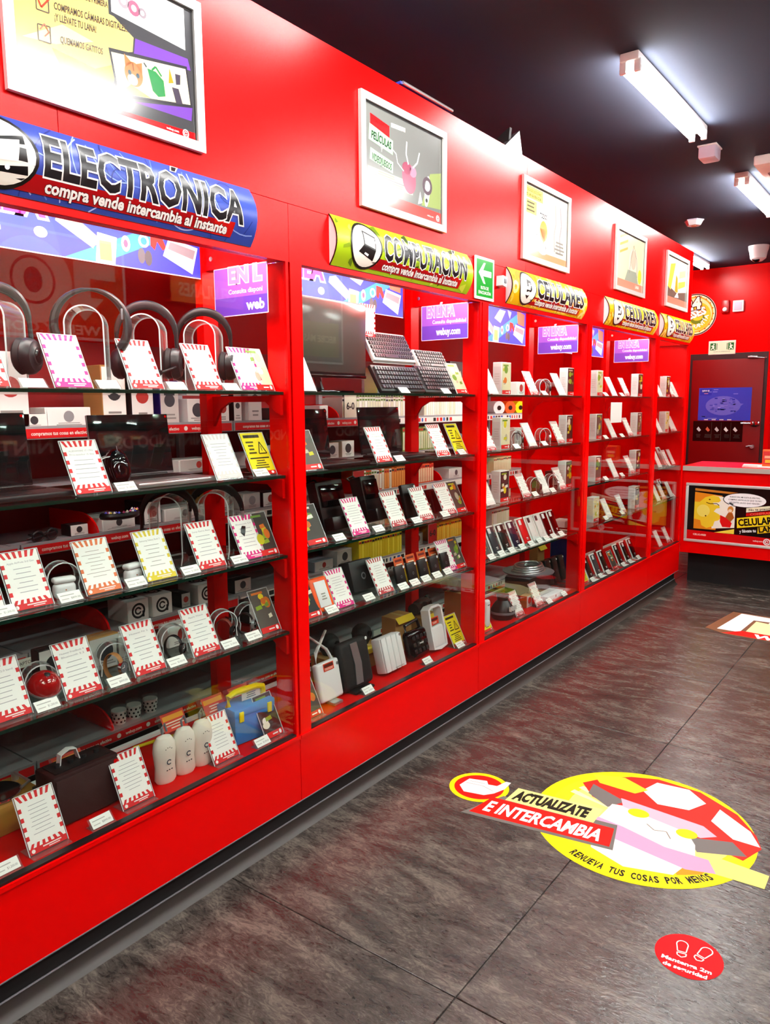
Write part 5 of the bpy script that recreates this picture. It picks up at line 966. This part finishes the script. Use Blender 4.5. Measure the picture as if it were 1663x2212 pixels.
for u, w, d, h in ((712, .12, .1, .11), (782, .14, .1, .1), (857, .13, .08, .17), (908, .14, .1, .13), (995, .14, .12, .17)): put(open_carton_b(w, d, h), 'box', 'plain cardboard carton', u, 4, -.27, group='cartons at the back of the deck')
def webcam_b(): r = root('webcam_ball'); part('ball', MB().lathe([(.001, .0), (.03, .004), (.043, .025), (.046, .045), (.04, .066), (.022, .083), (.001, .088)], 20), BLACKM, r); part('lens', MB().cyl((0, -.04, .05), (0, -.047, .05), .014, n=14), BLKGL, r); part('base', MB().cyl((0, 0, 0), (0, 0, .006), .03, n=14), BLACK, r); return r
put(make('wc', webcam_b), 'webcam', 'round black camera ball on carton', 712, 4, -.27, 0, .1115, group='camera balls'); put(make('wc', webcam_b), 'webcam', 'round black camera ball on carton', 782, 4, -.27, 0, .1015, group='camera balls')
def camcorder_b(): r = root('camcorder'); part('body', MB().rbox((0, 0, .035), (.12, .05, .065), .014, 3), BLACK, r); part('lens_barrel', MB().cyl((-.06, 0, .04), (-.1, 0, .04), .026, .028, n=16), BLACKM, r); part('hand_strap', MB().strip([(-.04, .02), (-.02, .06), (.03, .062), (.05, .02)], .02, .006, M=T(0, -.03, 0)), DKGREY, r); part('eye_cup', MB().cyl((.06, 0, .055), (.085, 0, .06), .014, n=12), BLACKM, r); return r
put(camcorder_b(), 'camcorder', 'black camcorder lying on carton', 910, 4, -.27, .2, .1315); put(camcorder_b(), 'camcorder', 'black binocular-like camcorder at right', 990, 4, -.27, -.3, .1715)

# ================================================================== PHONE CASES
def disp_b(k):
    def f():
        r = root('display_box'); w, d, h = .1, .05, .162; part('carton', MB().rbox((0, d/2, h/2), (w, d, h), .0015, 1), PAPER, r); part('front_print', comic(k, Art(), w*.9, h*.95), PRINT, r, T(-w*.45, -.0006, h*.025)); part('side_print', Art().rect(-.02, .02, .02, .14, '#ece4e0').bars(-.016, .016, .05, .11, 5, '#dccfc9', 2), PRINT, r, T(-w/2-.0006, d/2, 0, -PI/2)); return r
    return f
def disp(u, sh, k): return put(make(('disp', k), disp_b(k)), 'display box', 'white comic-fronted display box', u, sh, -.075, group='comic display boxes')
PHC = [mat('phone_grey', '#3c3f44', .25), mat('phone_green', '#20241f', .25), mat('phone_purple', '#2a2338', .25), mat('phone_red', '#e01416', .3), mat('phone_white', '#eceae6', .3), BLKGL]
def phone_b(k):
    def f():
        r = root('display_phone'); M = T(0, 0, .0055) @ Matrix.Rotation(-.42, 4, 'X'); part('cradle', MB().box(-.045, .009, 0, .045, .012, .155, M=M).box(-.045, -.03, 0, .045, .05, .003).box(-.045, -.006, .003, .045, .012, .006, M=M), PAPER, r)
        part('phone_body', MB().rbox((0, .004, .078), (.066, .008, .138), .0035, 2, M=M), PHC[k], r); part('camera_island', MB().rbox((-.016, -.0008, .128), (.026, .003, .028), .0015, M=M), WHITE if k != 4 else DKGREY, r); part('phone_mark', Art().rect(-.01, 0, .01, .004, '#d8d6d2').rect(-.008, -.007, .008, -.004, '#d8d6d2'), PRINT, r, M @ T(.004, -.0005, .035)); return r
    return f
PHN = ['grey phone', 'dark green phone', 'purple phone', 'red phone', 'white phone', 'black phone']
def phone(u, sh, k, x=-.06): return put(make(('ph', k), phone_b(k)), 'phone', PHN[k]+' in white cradle', u, sh, x, group='phones in cradles')
for sh, bx in ((0, (1093, 1232)), (1, (1091, 1230)), (2, (1089, 1228))):
    for q, u in enumerate(bx): disp(u, sh, 20+sh*2+q)
for sh, cs in ((0, (1068, 1157, 1216, 1259)), (1, (1064, 1153, 1214, 1256)), (2, (1062, 1140, 1182, 1218, 1253))):
    for q, u in enumerate(cs): card(u, sh, ('white', 'dusk')[(q+sh) % 2] if u < 1250 else 'white', 50+q, w=.085, h=.135)
for sh, ts in ((0, (1180,)), (1, (1120, 1180)), (2, (1160, 1198))):
    for q, u in enumerate(ts): tag_at(u, sh, q); put(make('loop', loop_stand_b), 'stand', 'clear curved loop stand', u-8, sh, -.12, -.4, group='clear loop stands'); put(make(('w', q), [watch_b(BLACK, BLKGL, BLACK), watch_b(BROWN, BLKGL, SILVER)][q]), 'watch', 'smart watch on loop', u-4, sh, -.1, -1.0, group='watches')
box(1125, 0, 60, .09, .05, .07, PAPER, 'white accessory box', -.1); box(1118, 1, 61, .09, .05, .1, mat('pink_box', '#d8a8a0', .5), 'pale pink patterned box', -.18); box(1200, 2, 62, .1, .05, .09, BLACK, 'black accessory box', -.2); box(1172, 2, 63, .1, .05, .06, mat('green_orange_box', '#3f7a3a', .5), 'green and orange box', -.2)
for u, k in ((1078, 0), (1099, 1), (1121, 2), (1143, 3), (1161, 4), (1177, 4), (1192, 5), (1207, 5)): phone(u, 3, k)
for k, u in enumerate((1066, 1088, 1110, 1132, 1152, 1170, 1185, 1200, 1216)): tag_at(u, 3, k % 3, -.034)
card(1055, 3, 'comic', 12, w=.08); card(1249, 3, 'dusk', 56, w=.085, h=.13); box(1228, 3, 64, .12, .09, .04, WHITE, 'low white gadget box', -.14)
# deck of the nearest phone case
def dome_speaker_b(): r = root('dome_speaker'); part('shell', MB().lathe([(.055, 0), (.066, .02), (.064, .05), (.05, .075), (.03, .1), (.034, .13), (.001, .14)], 24), BLACK, r); part('ring', MB().lathe([(.0665, .03), (.0675, .036), (.0665, .042)], 24), GREY, r); part('marks', MB().box(-.03, -.068, .05, -.026, -.055, .075).box(-.01, -.07, .05, -.006, -.058, .075).box(.01, -.07, .05, .014, -.058, .075).box(.028, -.068, .05, .032, -.055, .075), PAPER, r); return r
put(dome_speaker_b(), 'speaker', 'black dome speaker with white marks', 1085, 4, -.12)
plain_r = root('white_handset'); part('shell', MB().rbox((0, .01, .08), (.05, .03, .16), .014, 4), WHITE, plain_r); part('ear_slot', MB().rbox((0, -.006, .135), (.02, .003, .005), .001), GREY, plain_r); put(plain_r, 'handset', 'white rounded upright handset', 1053, 4, -.07)
def coil_b():
    r = root('silver_disc_stack'); pts = [(.13*math.cos(a)*(1-.06*k), .09*math.sin(a)*(1-.06*k), .012+.012*k) for k in range(4) for a in [2*PI*q/20 for q in range(20)]]; part('cable_coils', MB().tube(pts, .006, 6), SILVER, r); part('tray', MB().lathe([(.001, .0), (.15, .004), (.155, .012), (.15, .014)], 28), GREY, r); return r
def crate_b(w, d, h, m): r = root('gadget_tray'); part('tray', MB().rbox((0, 0, h/2), (w, d, h), .004), m, r); part('lid', MB().rbox((0, 0, h+.004), (w*.96, d*.96, .008), .002), GREY, r); return r
put(crate_b(.3, .16, .12, BLACK), 'tray', 'black tray under the silver coils', 1140, 4, -.25); put(coil_b(), 'cable', 'flat coil of silver cable', 1140, 4, -.25, 0, .1285)
for k, u in enumerate((1194, 1208, 1222)): put(tower_b(.07, .06, .16, BLACK, False)(), 'device', 'upright black gadget box', u, 4, -.18, group='black gadget boxes')
def printer_b(): r = root('navy_drum'); part('body', MB().rbox((0, 0, .13), (.2, .16, .26), .02, 3), NAVY, r); part('cap', MB().rbox((0, 0, .27), (.22, .18, .03), .012, 3), WHITE, r); part('rib', MB().rbox((0, -.082, .16), (.16, .006, .01), .002).rbox((0, -.082, .19), (.16, .006, .01), .002), mat('navy_light', '#2a2c8a', .3), r); return r
put(printer_b(), 'container', 'tall navy container with white cap', 1222, 4, -.29)
put(open_carton_b(.1, .06, .24), 'box', 'tall pale cardboard carton', 1158, 4, -.34)
card(1125, 4, 'dusk', 57, w=.085, h=.135); card(1168, 4, 'dusk', 58, w=.085, h=.135); card(1056, 4, 'warn', 0, w=.08, h=.12); card(1246, 4, 'comic', 13, w=.08, h=.13); box(1143, 4, 65, .07, .04, .07, mat('amber_box', '#b06a2a', .5), 'amber printed box', -.1); box(1200, 4, 66, .22, .09, .03, WHITE, 'flat white console box', -.06); tag_at(1190, 4, 0, -.034); tag_at(1222, 4, 1, -.034)
# middle phone case
for sh, bx, cs in ((0, (1295, 1382), (1329, 1357, 1412)), (1, (1293, 1380), (1328, 1364, 1408)), (2, (1291, 1377), (1332, 1368, 1404)), (3, (1287, 1375), (1318, 1349, 1401))):
    for q, u in enumerate(bx): disp(u, sh, 30+sh*2+q)
    for q, u in enumerate(cs): card(u, sh, ('white', 'dusk')[q % 2], 60+q, w=.085, h=.135)
    for q, u in enumerate((1312, 1347)): tag_at(u, sh, q); 
for u, k in ((1280, 5), (1297, 0), (1313, 5), (1345, 5), (1360, 5), (1374, 5)): phone(u, 4, k)
card(1330, 4, 'comic', 14, w=.08, h=.13); card(1396, 4, 'comic', 15, w=.08, h=.12); card(1268, 4, 'warn', 0, w=.07, h=.12)
for k, u in enumerate((1284, 1301, 1317, 1350, 1364, 1382)): tag_at(u, 4, k % 3, -.034)
# far phone case
disp(1442, 0, 40); disp(1440, 1, 41)
for sh, cs in ((0, (1429, 1456, 1470)), (1, (1428, 1455, 1472)), (2, (1427, 1445, 1466)), (3, (1424, 1436, 1452)), (4, (1428, 1446))):
    for q, u in enumerate(cs): card(u, sh, ('white', 'dusk', 'white')[q % 3], 63+q, w=.08, h=.13)
for u, sh, k in ((1440, 2, 4), (1456, 2, 5), (1442, 3, 5)): phone(u-3, sh, k, -.1)
for u, sh in ((1462, 0), (1448, 2), (1460, 3), (1456, 4)): tag_at(u, sh, 1)
plain('lever_handle', 'white lever handle on the red boards behind the middle phone case', 'handle', T(XB, 6.05, 1.66, FACE), ('rose', MB().cyl((0, -.001, 0), (0, -.02, 0), .03, n=14), WHITE), ('lever', MB().tube([(0, -.02, 0), (.0, -.06, .0), (.16, -.06, -.01), (.2, -.055, 0)], .018, 8), WHITE))

# ================================================================== STOCK ON THE GONDOLA
random.seed(11)
def spine_me(k, c, lab, h):
    d, th = .13, .021; A = MB().box(-th/2, 0, 0, th/2, d, h, col=c); A.box(-th*.4, -.0006, h*.12, th*.4, 0, h*.8, col=lab); A.box(-th*.4, -.0008, h*.84, th*.4, 0, h*.93, col=random.choice(['#22252a', '#c02018', '#5a7a20'])); return A.mesh('game_case', PRINT)
def spines(u0, u1, lv, cols, labs, phrase, h, x=-.675, zo=0):
    z = GZ[lv]-.012; y, y1 = y_at(u0, x, z+.05), y_at(u1, x, z+.05); L = []
    mes = [spine_me(k, c, l, h*f) for k, (c, l, f) in enumerate([(random.choice(cols), random.choice(labs), random.choice([1, 1, .97])) for _ in range(6)])]
    while y < y1:
        o = link('game_case', random.choice(mes), None, T(x, y, z+.0003, FACE)); reg(o, 'game case', phrase, y, 10+lv, None, 'game cases on the stock shelves'); y += .0225
WC, WL = ['#e9e6da', '#d9d6cc', '#eeeadf'], ['#fbf9f0', '#f4f0dc', '#dfe0c0']
spines(742, 890, 0, WC, WL, 'white-spined game case', .11); spines(918, 1025, 0, WC, WL, 'white-spined game case', .11)
spines(872, 936, 1, ['#9fb56a', '#c4cf9a', '#86a050'], ['#e6ecc8', '#cfdca8'], 'green-spined game case', .14); spines(782, 892, 2, ['#e8501c', '#f0e6dc', '#e87a2c', '#f4f0ea'], ['#fbf4e4', '#f0d8b8', '#f6a04a', '#f4d21c'], 'orange-spined game case', .115); spines(906, 935, 2, ['#e8501c', '#d8401c'], ['#f0c8a0'], 'orange-spined game case', .115)
spines(778, 868, 4, ['#f0d60c', '#e6c80a'], ['#f7e23a', '#e0c414'], 'yellow-spined game case', .12); spines(946, 1020, 4, ['#f0a41c', '#e88a14'], ['#f8c84a', '#f2b030'], 'amber-spined game case', .11); spines(1068, 1105, 2, ['#e6d8a8', '#d8c890'], ['#f4e8c0'], 'cream-spined game case', .1); spines(1064, 1100, 4, WC, WL, 'white-spined game case', .11)
for u, lv, k, w, d, h, m, ph in [(28, 0, 70, .12, .12, .25, PAPER, 'tall white headphone box'), (75, 0, 71, .1, .04, .05, BLACK, 'low black box with tags'), (150, 0, 72, .17, .1, .07, PAPER, 'low white box'), (250, 0, 73, .1, .12, .22, KRAFT, 'upright brown speaker box'),
    (310, 0, 74, .1, .1, .2, DKGREY, 'dark grey headset box'), (368, 0, 75, .09, .1, .17, NAVY, 'navy headset box'), (428, 0, 76, .1, .12, .1, PAPER, 'white box with headset picture'), (482, 0, 77, .07, .1, .11, mat('deep_green_box', '#3a5a34', .5), 'dark green box'), (514, 0, 78, .045, .1, .13, BLACK, 'black and green console box'), (552, 0, 79, .08, .09, .21, PAPER, 'white box with headband picture'), (592, 0, 80, .05, .1, .06, BLACK, 'black accessory box'),
    (430, 1, 81, .2, .14, .05, PAPER, 'flat white laptop box'), (588, 1, 82, .06, .12, .09, BLACK, 'black camera box'), (552, 1, 83, .07, .1, .06, PAPER, 'low white box'),
    (172, 2, 84, .07, .06, .04, BLACK, 'tiny black box'), (330, 2, 86, .08, .12, .09, DKGREY, 'dark grey drone box'), (470, 2, 87, .14, .14, .1, KRAFT, 'open brown box'), (400, 2, 90, .2, .14, .05, PAPER, 'flat white box'), (545, 2, 88, .1, .09, .07, PAPER, 'white gift box with emblem'), (585, 2, 89, .1, .09, .065, BLACK, 'black gift box'),
    (402, 4, 93, .045, .1, .06, BLACK, 'black box between logo boxes'), (525, 4, 95, .1, .1, .06, BLACK, 'low black box with white label'),
    (700, 0, 96, .06, .1, .07, PAPER, 'white box beside game cases'), (718, 1, 97, .1, .08, .08, mat('pouch_tan', '#c8a888', .6), 'tan pouch box'), (752, 1, 98, .1, .08, .085, mat('pouch_pale', '#d8c4b0', .6), 'pale pouch box'), (985, 2, 99, .16, .12, .06, PAPER, 'white console box'), (745, 4, 100, .12, .1, .08, PAPER, 'white round-logo box'), (700, 4, 101, .14, .1, .05, mat('pale_blue_box', '#b8c8d8', .5), 'pale blue box'), (903, 4, 102, .1, .1, .07, mat('pale_pink_card', '#c8a49a', .6), 'pale pink box'),
    (1060, 1, 103, .2, .1, .05, PAPER, 'white magazine box'), (1080, 3, 104, .2, .1, .08, PAPER, 'white book box'), (1048, 2, 105, .04, .08, .06, BLACK, 'small black box')]: gbox(u, lv, k, w, d, h, m, ph)
o = carton_b(85, .15, .16, .05, PAPER)(); gput(o, 'box', 'white box under beaded headband', 258, 2, -.72, .1)
def bead_b():
    r = root('beaded_headband'); rnd = random.Random(5); part('band', MB().tube([(.07*math.cos(a), .05*math.sin(a), .014) for a in [PI*1.05*q/14-PI*.02+PI for q in range(15)]], .013, 8), BLACK, r); A = MB()
    for q in range(26): a = PI+PI*rnd.random(); A.lathe([(.001, .006), (.006, 0), (.001, -.004)], 8, col=rnd.choice(['#e86aa0', '#f0ece6', '#4a4ac0', '#e8c84a', '#b03a6a']), M=T(.07*math.cos(a)+rnd.uniform(-.006, .006), .05*math.sin(a)+rnd.uniform(-.008, .008), .026))
    g = part('beads', A, PRINT, r); g['kind'] = 'stuff'; return r
gput(bead_b(), 'headband', 'black headband with coloured beads', 258, 2, -.67, .1, .0508)
def glasses_b():
    r = root('folded_glasses')
    for s in (-1, 1): part('rim', MB().tube([(s*.032+.024*math.cos(a), 0, .022+.018*math.sin(a)) for a in [2*PI*q/14 for q in range(14)]], .004, 6, closed=True), BLACK, r); part('temple_arm', MB().tube([(s*.056, 0, .03), (s*.05, .02, .03), (-s*.04, .03+.008*s, .012)], .004, 6), BLACK, r); part('lens', MB().cyl((s*.032, -.001, .022), (s*.032, .001, .022), .021, n=16), SCREEN, r)
    part('bridge', MB().cyl((-.01, 0, .028), (.01, 0, .028), .004, n=6), BLACK, r); return r
gput(glasses_b(), 'glasses', 'folded black glasses', 98, 2, -.7, .3)
def logo_box_art(w, h): A = Art(); A.rect(-w/2, 0, w/2, h, '#f0eeea'); logo(A, 0, h/2, min(w, h)*.38, '#1c1c1e', '#f0eeea', 2); return A
for u in (300, 352, 448):
    r = carton_b(92, .094, .13, .085, PAPER, logo_box_art)(); part('top_print', logo_box_art(.088, .12), PRINT, r, Matrix.Translation((0, .005, .0858)) @ Matrix.Rotation(-PI/2, 4, 'X')); gput(r, 'box', 'white box with black round logo', u, 4, -.70, group='round-logo boxes')
r = carton_b(94, .2, .14, .03, PAPER, logo_box_art)(); gput(r, 'box', 'patterned white tray with round logo', 600, 5, -.7)
def cup_b():
    r = root('dotted_cup'); A = MB().lathe([(.022, 0), (.026, .02), (.029, .052), (.027, .054), (.001, .05)], 18, col='#f2f2ee')
    for q in range(10):
        for j in range(3): a = 2*PI*(q+.5*(j % 2))/10; rr = .0235+.0055*(.012+.015*j)/.052+.0006; A.lathe([(.001, .0009), (.0042, 0)], 8, col='#101012', M=Matrix.Translation((rr*math.cos(a), rr*math.sin(a), .012+.015*j)) @ Matrix.Rotation(a, 4, 'Z') @ Matrix.Rotation(PI/2, 4, 'Y'))
    part('cup', A, PRINT, r); part('wrap', MB().lathe([(.028, .05), (.03, .068), (.026, .07)], 14), ACRYL, r); return r
for u in (258, 290, 325): gput(make('cup', cup_b), 'cup', 'white cup with black dots', u, 6, -.72, group='dotted cups')
def roll_b(m): r = root('foam_roll'); part('roll', MB().cyl((0, 0, .045), (0, .18, .045), .045, n=20), m, r); part('core', MB().cyl((0, -.002, .045), (0, .0, .045), .016, n=12), BLACK, r); return r
for u, m, nm in ((1078, WHITE, 'white'), (1102, ORANGE, 'orange'), (1124, YELP, 'yellow')): gput(roll_b(m), 'roll', f'{nm} rolled sleeve', u, 0, -.72, -.5)
def leaflet_b(): r = root('curled_leaflet'); part('sheet', MB().strip([(-.12, .0015), (-.08, .03), (-.02, .05), (.05, .045), (.11, .012), (.12, .002)], .2, .0015, M=T(0, .1, 0)), PAPER, r); part('fold_line', MB().strip([(.05, .047), (.11, .0145)], .2, .0008, M=T(0, .1, 0)), BLACK, r); return r
gput(leaflet_b(), 'leaflet', 'curled white leaflet', 690, 2, -.72)
for n in range(4):
    r = root('white_flat_device'); part('slab', MB().rbox((0, 0, .014), (.28, .18, .026), .01, 3), WHITE, r); part('vent_line', MB().rbox((0, -.0905, .014), (.22, .002, .004), .0008), GREY, r); gput(r, 'device', 'stacked flat white device', 1092, 5, -.78, .1, .028*n, group='stacked white devices')
A = Art(); A.rect(-.035, 0, .035, .03, '#fbf9f2'); A.text('LAPTOP', 0, .009, .012, '#1c1c1c', 2, w=.055, align='c', rot=.04)
r = root('paper_label'); part('paper', A, PRINT, r); part('tape', MB().box(-.036, .0004, .02, .036, .0008, .032), ACRYL, r); r.matrix_world = T(-.6496, y_at(55, -.65, GZ[4]-.03), GZ[4]-.045, FACE); tag(r, 'handwritten LAPTOP paper label on the stock shelf edge', 'label')

for k, (u, lv, bg, nm) in enumerate(((757, 0, '#ece8d0', 'cream divider card lettered 6-0 left of white game cases'), (775, 2, '#b01010', 'red divider card lettered 6-0 left of orange game cases'), (934, 4, '#b01010', 'red divider card lettered 6-0 left of amber game cases'))):
    A = Art(); A.rect(-.045, 0, .045, .12, bg); A.text('6-0', 0, .05, .035, '#141414', 2, bold=.03, align='c'); z = GZ[lv]-.012
    plain('divider_card', nm, 'divider card', T(-.668, y_at(u, -.668, z), z+.0003, FACE), ('card', MB().box(-.045, 0, 0, .045, .002, .12), PAPER), ('print', A, PRINT), group='lettered divider cards').children[1].location.y = -.0003

# ================================================================== labels for everything registered
SHN = {0: 'top glass shelf', 1: 'second glass shelf', 2: 'third glass shelf', 3: 'fourth glass shelf', 4: 'bottom deck'}
for k in range(7): SHN[10+k] = ['top', 'second', 'third', 'fourth', 'fifth', 'sixth', 'lowest'][k]+' stock shelf'
bucket = {}
for t in REG: bucket.setdefault((t[2], t[3], t[4]), []).append(t)
for (ph, sec, sh), L in bucket.items():
    L.sort(key=lambda t: t[5])
    for i, (o, cat, _, _, _, y, g) in enumerate(L):
        lab = f'{ph} on {SHN[sh]}, {CASE[sec]}' if len(L) == 1 else f'{ph}, {ORD[i] if i < 12 else str(i+1)+"th"} from left, {SHN[sh]}, {CASE[sec]}'
        tag(o, lab, cat, g)
bpy.context.view_layer.update()
